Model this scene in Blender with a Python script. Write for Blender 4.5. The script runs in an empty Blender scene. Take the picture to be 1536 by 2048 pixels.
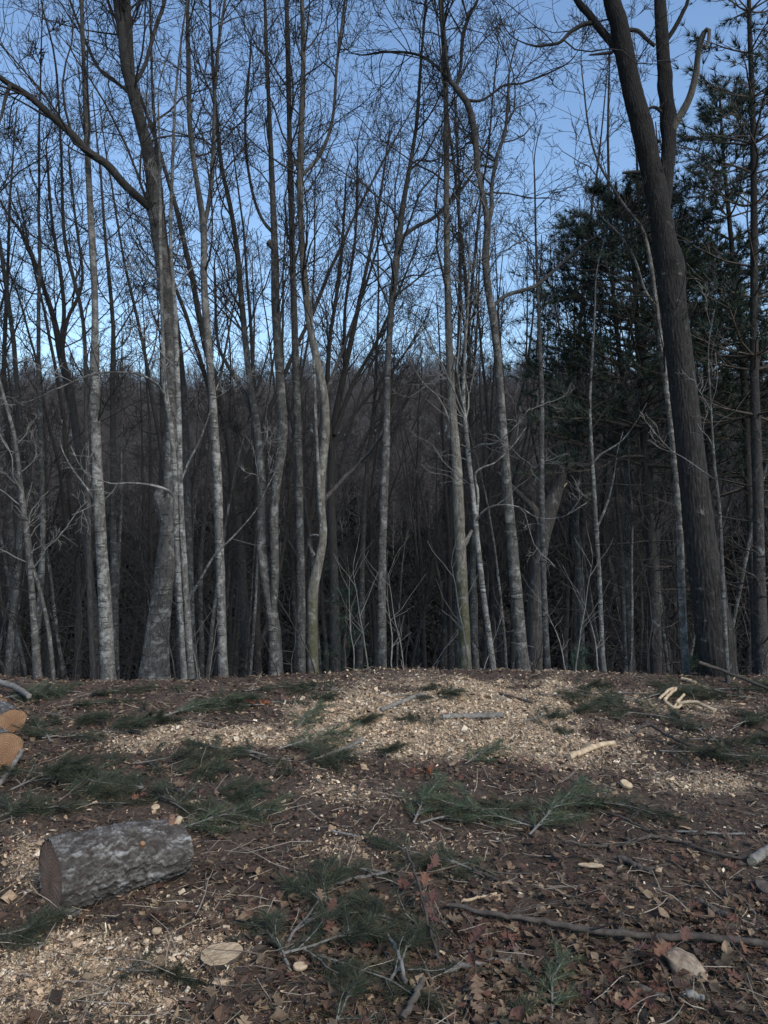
import bpy, math, random
import numpy as np

# ------------------------------------------------------------------ camera, sky, sun, exposure
scene = bpy.context.scene
COL = scene.collection
CAM_H, FPX = 1.6, 1479.0

cam_data = bpy.data.cameras.new('camera')
cam_data.sensor_fit = 'VERTICAL'; cam_data.sensor_height = 36.0
cam_data.lens = 36.0 * FPX / 2048.0
cam_data.clip_start = 0.05; cam_data.clip_end = 2000
cam = bpy.data.objects.new('camera', cam_data); COL.objects.link(cam)
cam.location = (0, 0, CAM_H); cam.rotation_euler = (math.radians(90), 0, 0)
scene.camera = cam

SUN_EL, SUN_AZ = math.radians(42), math.radians(138)      # azimuth clockwise from +Y: behind the camera, to the right
world = bpy.data.worlds.new('World'); scene.world = world; world.use_nodes = True
wn = world.node_tree; wn.nodes.clear()
sky = wn.nodes.new('ShaderNodeTexSky'); sky.sky_type = 'NISHITA'; sky.sun_disc = False
sky.sun_elevation = SUN_EL; sky.sun_rotation = SUN_AZ
sky.altitude = 300; sky.air_density = 1.25; sky.dust_density = 0.1; sky.ozone_density = 3.5
bg = wn.nodes.new('ShaderNodeBackground'); bg.inputs['Strength'].default_value = 0.080
wo = wn.nodes.new('ShaderNodeOutputWorld')
wn.links.new(sky.outputs[0], bg.inputs[0]); wn.links.new(bg.outputs[0], wo.inputs[0])

sun_data = bpy.data.lights.new('sun', 'SUN'); sun_data.energy = 1.5; sun_data.angle = math.radians(30)
sun_data.color = (1.0, 0.90, 0.78)
sun = bpy.data.objects.new('sun', sun_data); COL.objects.link(sun)
sd = (math.cos(SUN_EL)*math.sin(SUN_AZ), math.cos(SUN_EL)*math.cos(SUN_AZ), math.sin(SUN_EL))
from mathutils import Vector
sun.rotation_euler = Vector(sd).to_track_quat('Z', 'Y').to_euler()
sun.location = (6, -10, 12)

vs = scene.view_settings
vs.view_transform = 'Standard'; vs.look = 'None'; vs.exposure = 1.4; vs.gamma = 1.0; vs.use_curve_mapping = False
scene.render.engine = 'CYCLES'
scene.cycles.max_bounces = 3; scene.cycles.diffuse_bounces = 2; scene.cycles.glossy_bounces = 2
scene.cycles.use_denoising = True

# ------------------------------------------------------------------ helpers
def make_waves(seed, n, lo, hi):
    r = np.random.default_rng(seed)
    k = np.exp(r.uniform(np.log(lo), np.log(hi), n)); a = r.uniform(0, 2*np.pi, n)
    return k*np.cos(a), k*np.sin(a), r.uniform(0, 2*np.pi, n), 1.0/np.sqrt(k)
def wave_noise(w, x, y):
    kx, ky, ph, am = w
    s = np.zeros_like(x, dtype=float)
    for i in range(len(kx)): s += am[i]*np.sin(kx[i]*x + ky[i]*y + ph[i])
    return s/np.sqrt((am**2).sum()*0.5)
W1 = make_waves(3, 14, 0.6, 3.0); W2 = make_waves(4, 22, 4.0, 16.0); W3 = make_waves(5, 10, 0.04, 0.2); W4 = make_waves(6, 16, 2.0, 8.0)

def ground_z(x, y):
    x = np.asarray(x, float); y = np.asarray(y, float)
    near = np.clip((13-np.abs(y-4))/6, 0, 1)*np.clip((16-np.abs(x))/6, 0, 1)
    z = near*(0.018*wave_noise(W1, x, y) + 0.007*wave_noise(W2, x, y))
    z += 0.065*np.exp(-((x-0.8)/1.25)**2 - ((y-6.9)/0.9)**2)
    z += -0.04*np.exp(-((x+3.0)/1.6)**2 - ((y-7.0)/1.2)**2) - 0.035*np.clip((y-4)/3, 0, 1)
    z += 0.022*np.exp(-((y-6.8)/0.7)**2)*wave_noise(W4, x, y)
    yc = 7.15 + 0.15*np.sin(x*0.9+0.6)
    t = np.maximum(y-yc, 0)
    fall = np.where(t < 1.6, 0.5*t*t*0.55/1.6, 0.55*(t-0.8))
    fall = 13.0*np.tanh(fall/13.0*1.15)
    z -= fall
    h = np.maximum(y-42, 0)
    hill = np.where(h < 10, 0.5*h*h*0.40/10, 0.40*(h-5))
    hill = np.where(h > 62, 0.40*57 + 8*(1-np.exp(-(h-62)/20))*0.6, hill)
    z += hill*(1+0.05*np.sin(x*0.045+0.8)+0.035*np.sin(x*0.13+2.0)+0.02*np.sin(x*.31)) + np.clip((y-20)/40, 0, 1)*0.8*wave_noise(W3, x, y)
    return z
def gz(x, y): return float(ground_z(np.array([x]), np.array([y]))[0])
def P(px, py, d): return np.array([(px-768.0)/FPX*d, d, CAM_H-(py-1024.0)/FPX*d])
def G(px, py):
    """point of the ground seen at a place of the photograph"""
    d = CAM_H*FPX/max(py-1024.0, 60)
    for _ in range(6):
        d = (CAM_H-gz((px-768)/FPX*d, d))*FPX/max(py-1024.0, 60)
        d = min(d, 7.4)
    x = (px-768)/FPX*d
    return np.array([x, d, gz(x, d)])
def px_of(x, y, z):
    y = np.maximum(y, 0.3)
    return 768+FPX*x/y, 1024+FPX*(CAM_H-z)/y

def mesh_np(name, verts, faces, smooth=True, cols=None):
    me = bpy.data.meshes.new(name)
    verts = np.ascontiguousarray(verts, np.float32)
    faces = [np.asarray(f, np.int32) for f in faces if len(f)]
    me.vertices.add(len(verts)); me.vertices.foreach_set('co', verts.ravel())
    loops = np.concatenate([f.ravel() for f in faces])
    sizes = np.concatenate([np.full(len(f), f.shape[1], np.int32) for f in faces])
    starts = np.concatenate([[0], np.cumsum(sizes)[:-1]]).astype(np.int32)
    me.loops.add(len(loops)); me.loops.foreach_set('vertex_index', loops)
    me.polygons.add(len(sizes)); me.polygons.foreach_set('loop_start', starts)
    me.polygons.foreach_set('use_smooth', np.full(len(sizes), smooth, bool))
    if cols is not None:
        at = me.color_attributes.new('col', 'FLOAT_COLOR', 'POINT')
        c = np.ones((len(verts), 4), np.float32); c[:, :3] = cols
        at.data.foreach_set('color', c.ravel())
    me.update(calc_edges=True)
    return me
def link(name, me, mat=None, parent=None, loc=None, label=None, cat=None, group=None, kind=None):
    o = bpy.data.objects.new(name, me); COL.objects.link(o)
    if me is not None and mat is not None and len(me.materials) == 0: me.materials.append(mat)
    if parent is not None: o.parent = parent
    if loc is not None: o.location = [float(v) for v in loc]
    if label: o['label'] = label
    if cat: o['category'] = cat
    if group: o['group'] = group
    if kind: o['kind'] = kind
    return o
def copy_thing(src, loc, rot, scale, label=None):
    r = src.copy(); COL.objects.link(r)
    r.location = [float(v) for v in loc]; r.rotation_euler = rot; r.scale = scale
    if label: r['label'] = label
    for ch in KIDS[src.name]:
        c = ch.copy(); COL.objects.link(c); c.parent = r
        for g in KIDS.get(ch.name, []):
            k = g.copy(); COL.objects.link(k); k.parent = c
    return r
KIDS = {}

def unit(v): return v/np.maximum(np.linalg.norm(v, axis=-1, keepdims=True), 1e-9)
def tubes(pts, rad, S, cap=False):
    """pts (N,K,3), rad (N,K) -> verts, quad faces"""
    N, K, _ = pts.shape
    tan = np.empty_like(pts)
    tan[:, 1:-1] = pts[:, 2:]-pts[:, :-2]; tan[:, 0] = pts[:, 1]-pts[:, 0]; tan[:, -1] = pts[:, -1]-pts[:, -2]
    tan = unit(tan)
    mean = unit(pts[:, -1]-pts[:, 0])
    ref = np.where(np.abs(mean[:, 2:3]) > 0.8, np.array([[1.0, 0.13, 0]]), np.array([[0.1, 0.05, 1.0]]))[:, None, :]
    u = unit(np.cross(tan, np.broadcast_to(ref, tan.shape))); v = np.cross(tan, u)
    a = np.arange(S)*2*np.pi/S
    ring = (u[:, :, None, :]*np.cos(a)[None, None, :, None] + v[:, :, None, :]*np.sin(a)[None, None, :, None])
    verts = (pts[:, :, None, :] + ring*rad[:, :, None, None]).reshape(-1, 3)
    n = np.arange(N)[:, None, None]*K*S; k = np.arange(K-1)[None, :, None]*S; s = np.arange(S)[None, None, :]; s2 = (s+1) % S
    f = np.stack([n+k+s, n+k+s2, n+k+S+s2, n+k+S+s], -1).reshape(-1, 4)
    return verts, f
class Soup:
    def __init__(self): self.v = []; self.f = {}; self.c = []; self.n = 0
    def add(self, v, f, col=None):
        f = np.asarray(f)
        if not len(f): return
        self.v.append(v); self.f.setdefault(f.shape[1], []).append(f+self.n); self.n += len(v)
        self.c.append(np.broadcast_to(np.array([0.5, 0.5, 0.5]) if col is None else col, (len(v), 3)))
    def tube(self, pts, rad, S, col=None):
        if pts.ndim == 2: pts = pts[None]; rad = rad[None]
        v, f = tubes(pts, rad, S); self.add(v, f, col)
    def mesh(self, name, smooth=True, colors=False):
        return mesh_np(name, np.concatenate(self.v), [np.concatenate(a) for a in self.f.values()], smooth,
                       np.concatenate(self.c) if colors else None)

def catmull(pts, n):
    pts = np.asarray(pts, float)
    p = np.vstack([2*pts[0]-pts[1], pts, 2*pts[-1]-pts[-2]])
    seg = np.linalg.norm(np.diff(pts[:, :3], axis=0), axis=1); cum = np.concatenate([[0], np.cumsum(seg)])
    s = np.linspace(0, cum[-1]*0.99999, n); i = np.clip(np.searchsorted(cum, s, side='right')-1, 0, len(seg)-1)
    t = ((s-cum[i])/np.maximum(seg[i], 1e-9))[:, None]
    a, b, c, d = p[i], p[i+1], p[i+2], p[i+3]
    return 0.5*(2*b + (c-a)*t + (2*a-5*b+4*c-d)*t*t + (3*b-a-3*c+d)*t**3)

def grow(start, dirn, length, r0, r1, K, wander, up, rng, curl=0.0):
    """random walks: (N,K,3) points and (N,K) radii"""
    N = len(start); pts = np.empty((N, K, 3)); pts[:, 0] = start; d = unit(dirn)
    step = (length/(K-1))[:, None]
    bend = rng.normal(0, curl, (N, 3))
    for k in range(1, K):
        d = unit(d + rng.normal(0, wander, (N, 3)) + bend + np.array([0, 0, up]))
        pts[:, k] = pts[:, k-1] + d*step
    t = np.linspace(0, 1, K)[None]
    rad = r0[:, None]*(1-t) + r1[:, None]*t if np.ndim(r1) else r0[:, None]*(1-t)+r1*t
    return pts, rad
def sprout(pts, rad, m, t0, t1, amin, amax, rng):
    """m children on each of the N parents: positions, directions, parameter, parent radius there, parent index"""
    N, K, _ = pts.shape
    idx = np.repeat(np.arange(N), m); t = rng.uniform(t0, t1, N*m)
    f = t*(K-1); i = np.clip(f.astype(int), 0, K-2); w = (f-i)[:, None]
    p = pts[idx, i]*(1-w) + pts[idx, i+1]*w
    tan = unit(pts[idx, i+1]-pts[idx, i]); r = rad[idx, i]*(1-w[:, 0]) + rad[idx, i+1]*w[:, 0]
    q = unit(np.cross(tan, rng.normal(0, 1, tan.shape)))
    a = np.radians(rng.uniform(amin, amax, len(t)))[:, None]
    return p, tan*np.cos(a) + q*np.sin(a), t, r, idx

# ------------------------------------------------------------------ materials
def nmat(name, rough=0.9):
    m = bpy.data.materials.new(name); m.use_nodes = True
    nt = m.node_tree; b = nt.nodes['Principled BSDF']; b.inputs['Roughness'].default_value = rough
    if 'Specular IOR Level' in b.inputs: b.inputs['Specular IOR Level'].default_value = 0.25
    return m, nt, b
def node(nt, typ, **kw):
    n = nt.nodes.new(typ)
    for k, v in kw.items():
        if k in n.inputs: n.inputs[k].default_value = v
        else: setattr(n, k, v)
    return n
def ramp(nt, stops, src):
    r = nt.nodes.new('ShaderNodeValToRGB'); e = r.color_ramp.elements
    while len(e) > 1: e.remove(e[-1])
    e[0].position, e[0].color = stops[0][0], (*stops[0][1], 1)
    for p, c in stops[1:]:
        x = e.new(p); x.color = (*c, 1)
    nt.links.new(src, r.inputs[0]); return r.outputs[0]
def mapped(nt, scale, coord='Object'):
    tc = nt.nodes.new('ShaderNodeTexCoord'); mp = nt.nodes.new('ShaderNodeMapping')
    mp.inputs['Scale'].default_value = scale
    nt.links.new(tc.outputs[coord], mp.inputs[0]); return mp.outputs[0]
def noise(nt, vec, scale, detail=5, rough=0.6, dist=0.0):
    n = node(nt, 'ShaderNodeTexNoise', Scale=scale, Detail=detail, Roughness=rough, Distortion=dist)
    nt.links.new(vec, n.inputs['Vector']); return n.outputs['Fac']
def mix(nt, fac, a, b, mode='MIX'):
    m = nt.nodes.new('ShaderNodeMix'); m.data_type = 'RGBA'; m.blend_type = mode
    for s, v in ((m.inputs[0], fac), (m.inputs[6], a), (m.inputs[7], b)):
        if hasattr(v, 'links'): nt.links.new(v, s)
        elif isinstance(v, (int, float)): s.default_value = v
        else: s.default_value = (*v, 1)
    return m.outputs[2]
def bump(nt, b, h, strength, dist):
    n = node(nt, 'ShaderNodeBump', Strength=strength, Distance=dist)
    nt.links.new(h, n.inputs['Height']); nt.links.new(n.outputs[0], b.inputs['Normal'])

def bark(name, dark, mid, lichen, amount, furrow=1.0, band=False, moss=None):
    """furrowed bark, patches of pale lichen, optional bands of a smooth bark and moss low on the stem"""
    m, nt, b = nmat(name, 0.92)
    v = mapped(nt, (1, 1, 0.28*furrow)); v2 = mapped(nt, (1, 1, 1.0)); v3 = None
    n1 = noise(nt, v, 38, 6, 0.65, 0.4); n2 = noise(nt, v2, 7.0, 6, 0.7, 0.6); n3 = noise(nt, v2, 26, 5, 0.7, 0.5)
    base = ramp(nt, [(0.30, dark), (0.62, mid)], n1)
    pat = ramp(nt, [(0.62-amount*0.3, (0, 0, 0)), (0.70-amount*0.2, (1, 1, 1))], n2)
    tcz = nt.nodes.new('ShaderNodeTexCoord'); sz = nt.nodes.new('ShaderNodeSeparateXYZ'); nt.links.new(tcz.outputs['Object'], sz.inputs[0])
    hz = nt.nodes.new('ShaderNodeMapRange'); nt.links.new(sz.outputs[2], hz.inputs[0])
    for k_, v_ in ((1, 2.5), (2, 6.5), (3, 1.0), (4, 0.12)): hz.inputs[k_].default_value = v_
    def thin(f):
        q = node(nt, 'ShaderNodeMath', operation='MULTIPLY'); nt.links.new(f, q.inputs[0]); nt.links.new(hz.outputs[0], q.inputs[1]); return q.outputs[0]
    pat = thin(pat); base = mix(nt, hz.outputs[0], dark, base)  # lichen thins upward; bark darkened with height to imitate silhouettes against sky
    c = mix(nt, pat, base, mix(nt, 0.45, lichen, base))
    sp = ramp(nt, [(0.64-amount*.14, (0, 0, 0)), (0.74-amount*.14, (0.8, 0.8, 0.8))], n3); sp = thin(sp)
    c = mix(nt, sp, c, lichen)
    if band:
        n5 = noise(nt, mapped(nt, (0.6, 0.6, 5.0)), 9, 4, 0.6)
        c = mix(nt, ramp(nt, [(0.58, (0, 0, 0)), (0.66, (1, 1, 1))], n5), c, dark)
    if moss:
        tc = nt.nodes.new('ShaderNodeTexCoord'); sx = nt.nodes.new('ShaderNodeSeparateXYZ'); nt.links.new(tc.outputs['Object'], sx.inputs[0])
        h = node(nt, 'ShaderNodeMapRange'); nt.links.new(sx.outputs[2], h.inputs[0])
        h.inputs[1].default_value = 3.4; h.inputs[2].default_value = 0.4; h.inputs[3].default_value = 0; h.inputs[4].default_value = 0.5
        ad = node(nt, 'ShaderNodeMath', operation='ADD'); nt.links.new(h.outputs[0], ad.inputs[0]); nt.links.new(noise(nt, v2, 5, 5, 0.65), ad.inputs[1])
        c = mix(nt, ramp(nt, [(0.86, (0, 0, 0)), (1.10, (.8, .8, .8))], ad.outputs[0]), c, moss)
    nt.links.new(c, b.inputs['Base Color'])
    hh = node(nt, 'ShaderNodeMath', operation='ADD'); nt.links.new(n1, hh.inputs[0]); nt.links.new(n2, hh.inputs[1])
    bump(nt, b, hh.outputs[0], 0.8, 0.03)
    return m
def plain(name, c1, c2, scale=20, rough=0.9, stretch=(1, 1, 1), bs=0.4):
    m, nt, b = nmat(name, rough); v = mapped(nt, stretch); n = noise(nt, v, scale)
    nt.links.new(ramp(nt, [(0.3, c1), (0.7, c2)], n), b.inputs['Base Color']); bump(nt, b, n, bs, 0.01)
    return m
def vcol(name, rough=0.85, bright=1.0, trans=0.0, scale=60):
    """colour stored per leaf, chip or needle, with fine grain"""
    m, nt, b = nmat(name, rough)
    at = nt.nodes.new('ShaderNodeVertexColor'); at.layer_name = 'col'
    n = noise(nt, mapped(nt, (1, 1, 1)), scale, 3)
    c = mix(nt, 1.0, at.outputs[0], ramp(nt, [(0.25, (0.6*bright,)*3), (0.75, (1.25*bright,)*3)], n), 'MULTIPLY')
    nt.links.new(c, b.inputs['Base Color'])
    return m

M = {}
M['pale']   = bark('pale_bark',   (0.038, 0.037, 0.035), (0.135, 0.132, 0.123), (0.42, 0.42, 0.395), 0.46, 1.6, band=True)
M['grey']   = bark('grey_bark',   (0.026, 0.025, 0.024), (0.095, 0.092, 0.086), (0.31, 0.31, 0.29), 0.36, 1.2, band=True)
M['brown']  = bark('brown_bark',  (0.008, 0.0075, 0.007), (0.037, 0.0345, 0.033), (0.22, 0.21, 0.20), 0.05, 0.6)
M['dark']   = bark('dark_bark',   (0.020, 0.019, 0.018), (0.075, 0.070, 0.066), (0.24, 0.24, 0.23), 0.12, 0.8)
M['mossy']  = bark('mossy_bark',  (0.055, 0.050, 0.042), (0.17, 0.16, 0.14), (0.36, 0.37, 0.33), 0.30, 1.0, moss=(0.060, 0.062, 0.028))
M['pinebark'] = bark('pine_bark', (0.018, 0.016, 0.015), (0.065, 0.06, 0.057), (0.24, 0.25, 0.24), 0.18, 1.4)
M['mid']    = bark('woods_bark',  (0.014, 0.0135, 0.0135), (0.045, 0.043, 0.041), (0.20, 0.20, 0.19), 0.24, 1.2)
M['twig']   = plain('twig_bark', (0.016, 0.0145, 0.014), (0.040, 0.037, 0.035), 14)
M['twigpale'] = plain('pale_twig_bark', (0.07, 0.068, 0.063), (0.20, 0.195, 0.185), 14)
M['hilltwig'] = plain('hill_twig_bark', (0.058, 0.052, 0.052), (0.105, 0.095, 0.096), 0.6)
M['needle'] = vcol('pine_needles', 0.6)
M['shade_thicket'] = vcol('shade_thicket_leaves', 0.8, scale=3)
M['leaf']   = vcol('dead_leaves', 0.75, scale=45)
M['chip']   = vcol('wood_chips', 0.85, scale=120)
M['stick']  = plain('stick_bark', (0.032, 0.026, 0.022), (0.095, 0.082, 0.070), 30)
M['greystick'] = plain('grey_stick_bark', (0.08, 0.075, 0.066), (0.22, 0.21, 0.19), 30)
M['peeled'] = plain('peeled_wood', (0.26, 0.19, 0.12), (0.50, 0.40, 0.27), 25, stretch=(1, 1, 1))
def end_grain(name, heart, sap, rim):
    m, nt, b = nmat(name, 0.8)
    tc = nt.nodes.new('ShaderNodeTexCoord'); mp = nt.nodes.new('ShaderNodeMapping'); mp.inputs['Scale'].default_value = (0, 1, 1)
    nt.links.new(tc.outputs['Object'], mp.inputs[0])
    w = node(nt, 'ShaderNodeTexWave', wave_type='RINGS', Scale=22.0, Distortion=2.2, Detail=2.0); w.rings_direction = 'X'
    nt.links.new(mp.outputs[0], w.inputs['Vector'])
    ln = node(nt, 'ShaderNodeVectorMath', operation='LENGTH'); nt.links.new(mp.outputs[0], ln.inputs[0])
    base = ramp(nt, [(0.02, heart), (0.085, sap), (0.14, rim)], ln.outputs['Value'])
    n = noise(nt, mp.outputs[0], 30, 5)
    c = mix(nt, 0.6, base, mix(nt, w.outputs['Fac'], heart, sap)); c = mix(nt, ramp(nt, [(0.45, (0, 0, 0)), (0.7, (0.6, 0.6, 0.6))], n), c, heart)
    nt.links.new(c, b.inputs['Base Color']); bump(nt, b, w.outputs['Fac'], 0.25, 0.004)
    return m
M['cutdark'] = end_grain('weathered_end_grain', (0.15, 0.085, 0.058), (0.28, 0.17, 0.115), (0.13, 0.08, 0.06))
M['cutorange'] = end_grain('fresh_end_grain', (0.15, 0.08, 0.045), (0.27, 0.165, 0.095), (0.18, 0.105, 0.06))
M['slab'] = plain('slab_wood', (0.17, 0.12, 0.075), (0.46, 0.36, 0.24), 30, stretch=(1, 5, 1), bs=.8)
M['rock'] = plain('rock_surface', (0.11, 0.08, 0.06), (0.34, 0.28, 0.21), 30, bs=0.7)
def log_bark():
    m, nt, b = nmat('log_bark', 0.9)
    at = nt.nodes.new('ShaderNodeVertexColor'); at.layer_name = 'col'
    n = noise(nt, mapped(nt, (1, 1, 1)), 45, 6, 0.7); n2 = noise(nt, mapped(nt, (.6, 1, 1)), 24, 6, 0.75)
    plate = mix(nt, ramp(nt, [(0.48, (0, 0, 0)), (0.60, (1, 1, 1))], n2), (0.085, 0.078, 0.070), (0.26, 0.26, 0.25))
    c = mix(nt, at.outputs[0], (0.035, 0.028, 0.024), plate)
    c = mix(nt, 1.0, c, ramp(nt, [(0.3, (0.55,)*3), (0.7, (1.2,)*3)], n), 'MULTIPLY')
    nt.links.new(c, b.inputs['Base Color']); bump(nt, b, n, 0.7, 0.012); return m
M['logbark'] = log_bark()
def ground_mat():
    m, nt, b = nmat('forest_ground', 0.95)
    at = nt.nodes.new('ShaderNodeVertexColor'); at.layer_name = 'col'
    sp = nt.nodes.new('ShaderNodeSeparateColor'); nt.links.new(at.outputs[0], sp.inputs[0])
    v = mapped(nt, (1, 1, 1))
    big = noise(nt, v, 2.2, 6, 0.65); fine = noise(nt, v, 55, 6, 0.75); spk = noise(nt, v, 130, 3, 0.7)
    duff = mix(nt, ramp(nt, [(0.35, (0, 0, 0)), (0.65, (1, 1, 1))], big), (0.060, 0.042, 0.032), (0.125, 0.092, 0.070))
    duff = mix(nt, 1.0, duff, ramp(nt, [(0.3, (0.35,)*3), (0.7, (1.5,)*3)], fine), 'MULTIPLY')
    dust = mix(nt, ramp(nt, [(0.4, (0, 0, 0)), (0.7, (1, 1, 1))], spk), (0.32, 0.235, 0.155), (0.58, 0.455, 0.32))
    ad = node(nt, 'ShaderNodeMath', operation='ADD'); nt.links.new(sp.outputs[0], ad.inputs[0])
    sub = node(nt, 'ShaderNodeMath', operation='SUBTRACT'); nt.links.new(noise(nt, v, 14, 6, 0.75), sub.inputs[0]); sub.inputs[1].default_value = 0.5
    mu = node(nt, 'ShaderNodeMath', operation='MULTIPLY'); nt.links.new(sub.outputs[0], mu.inputs[0]); mu.inputs[1].default_value = 1.8
    nt.links.new(mu.outputs[0], ad.inputs[1])
    c = mix(nt, ramp(nt, [(0.30, (0, 0, 0)), (0.75, (1, 1, 1))], ad.outputs[0]), duff, dust)
    c = mix(nt, sp.outputs[1], c, mix(nt, big, (0.014, 0.012, 0.011), (0.034, 0.030, 0.028)))       # leaf mould of the woods, darkened to paint in the ravine's shade
    nt.links.new(c, b.inputs['Base Color'])
    hh = node(nt, 'ShaderNodeMath', operation='ADD'); nt.links.new(fine, hh.inputs[0]); nt.links.new(spk, hh.inputs[1])
    bump(nt, b, hh.outputs[0], 0.9, 0.02); return m
M['ground'] = ground_mat()

# ------------------------------------------------------------------ ground: one sheet, clearing + ravine + far hillside
BLOBS = [(960,1392,210,42,1.25),(800,1440,280,38,.95),(660,1470,190,38,.75),(960,1480,280,30,1.15),(1200,1470,150,45,.85),
         (1330,1425,190,36,.35),(1400,1565,110,24,.85),(1180,1530,120,20,.5),(300,1480,150,32,.55),(500,1470,90,30,.6),(680,1605,130,44,.55),
         (540,1590,120,40,.35),(140,1905,210,50,.6),(60,1985,150,65,.85),(440,1790,140,50,.4),(640,1690,110,40,.32),(270,2000,140,60,.5),
         (900,1700,120,40,.3),(60,1720,60,60,.45),(1060,1380,120,25,.5),(440,1900,90,40,.4),(1290,1790,60,20,.15)]
BARE = [(500,1395,70,18,.5),(850,1400,90,14,.5),(120,1420,150,30,.6),(90,1580,140,45,.8),(560,1500,110,22,.5)]
def chip_mask(x, y, z):
    px, py = px_of(x, y, z); s = np.zeros_like(px)
    for a, b_, rx, ry, am in BLOBS: s += am*np.exp(-((px-a)/rx)**2-((py-b_)/ry)**2)
    for a, b_, rx, ry, am in BARE: s -= am*np.exp(-((px-a)/rx)**2-((py-b_)/ry)**2)
    s *= 1+0.35*wave_noise(W4, x, y)+0.30*wave_noise(W2, x, y)
    return np.clip(s, 0, 1.2)*(y > 0.5)
def axis(segs):
    return np.concatenate([np.linspace(a, b_, n, endpoint=False) for a, b_, n in segs]+[[segs[-1][1]]])
gx = axis([(-400,-60,12),(-60,-12,24),(-12,-5,28),(-5,5,160),(5,12,28),(12,60,24),(60,400,12)])
gy = axis([(-80,-6,14),(-6,1,14),(1,8.5,130),(8.5,14,22),(14,60,46),(60,130,35),(130,600,14)])
X, Y = np.meshgrid(gx, gy); Z = ground_z(X, Y)
nx, ny = len(gx), len(gy); i = np.arange(nx*ny).reshape(ny, nx)
F = np.stack([i[:-1,:-1], i[:-1,1:], i[1:,1:], i[1:,:-1]], -1).reshape(-1, 4)
mk = chip_mask(X.ravel(), Y.ravel(), Z.ravel())
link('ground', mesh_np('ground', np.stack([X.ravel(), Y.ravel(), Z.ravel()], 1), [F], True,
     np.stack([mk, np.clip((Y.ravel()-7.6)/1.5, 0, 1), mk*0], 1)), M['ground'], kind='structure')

# ------------------------------------------------------------------ bare trees
def stem_points(spec, d, dd=0.0, root=False, n=48, extend=0.0, slim=.9):
    s = np.array(spec, float); k = len(s)
    dep = d + dd*np.linspace(0, 1, k)
    p = np.stack([P(a, b_, e) for (a, b_), e in zip(s[:, :2], dep)]); r = s[:, 2]/2/FPX*dep*slim
    if root:
        g = gz(p[0, 0], p[0, 1]); dz = p[0, 2]-(g-0.12)
        if dz > 0.05:
            lean = (p[0, :2]-p[1, :2])/max(abs(p[1, 2]-p[0, 2]), .1)*dz*0.5
            p = np.vstack([[p[0, 0]+lean[0], p[0, 1], g-0.12], p]); r = np.concatenate([[r[0]*1.12], r])
    if extend > 0:
        dr = unit(p[-1]-p[-2]); dr = unit(dr+np.array([0, 0, 0.5]))
        p = np.vstack([p, p[-1]+dr*extend*0.5, p[-1]+unit(dr+np.array([.15, .1, .3]))*extend]); r = np.concatenate([r, [r[-1]*0.6, max(r[-1]*0.2, .006)]])
    q = catmull(np.hstack([p, r[:, None]]), n)
    return q[:, :3], np.maximum(q[:, 3], 0.003)
def rough_tube(soup, pts, rad, S, rng, amp=0.07, flare=0.0, ridge=0, depth=.05):
    """a trunk with uneven girth, knots and a flared foot"""
    K = len(pts); v, f = tubes(pts[None], rad[None], S); v = v.reshape(K, S, 3)
    a = np.arange(S)*2*np.pi/S; L = np.concatenate([[0], np.cumsum(np.linalg.norm(np.diff(pts, axis=0), axis=1))])
    n = np.zeros((K, S))
    for _ in range(7):
        kk = rng.integers(1, 4); n += rng.normal(0, 1)*np.sin(kk*a[None]+rng.uniform(0, 6.3)+L[:, None]*rng.uniform(-3, 3))
    n += 1.5*np.sin(L*rng.uniform(2, 5)+rng.uniform(0, 6))[:, None] + rng.normal(0, .5, (K, S))
    sc = 1+amp*n*0.4
    for _ in range(int(K*0.12)):
        k0 = rng.integers(2, K-2); s0 = rng.integers(0, S)
        ds = np.abs((np.arange(S)-s0+S/2) % S-S/2)
        sc += rng.uniform(.10, .28)*np.exp(-((L-L[k0])/max(rad[k0]*1.3, .02))[:, None]**2-(ds[None]/(S*0.13))**2)
    if ridge:          # plated furrows running up the stem
        ph = ridge*a[None]+1.6*np.sin(L[:, None]*2.1+3*a[None])+1.1*np.sin(L[:, None]*7.3+2*a[None]+1)+.8*np.sin(L[:, None]*15+5*a[None])
        sc += depth*(np.abs(np.sin(.5*ph))**.6-.6+.35*np.sin(L[:, None]*38+4*np.sin(a[None]*7)))
    if flare: sc *= 1+flare*np.exp(-L/0.28)[:, None]*(1+0.35*np.sin(3*a+rng.uniform(0, 6))[None])
    v = pts[:, None]+(v-pts[:, None])*sc[:, :, None]
    v = np.vstack([v.reshape(-1, 3), pts[-1:]]); soup.add(v, f)
    b0 = (K-1)*S; tip = np.array([[b0+s, b0+(s+1) % S, K*S] for s in range(S)])
    soup.add(v, tip)          # a shared copy closes the top
    vb = np.vstack([v[:S], pts[:1]-(pts[1]-pts[0])*.1]); soup.add(vb, np.array([[(s+1) % S, s, S] for s in range(S)]))

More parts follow.
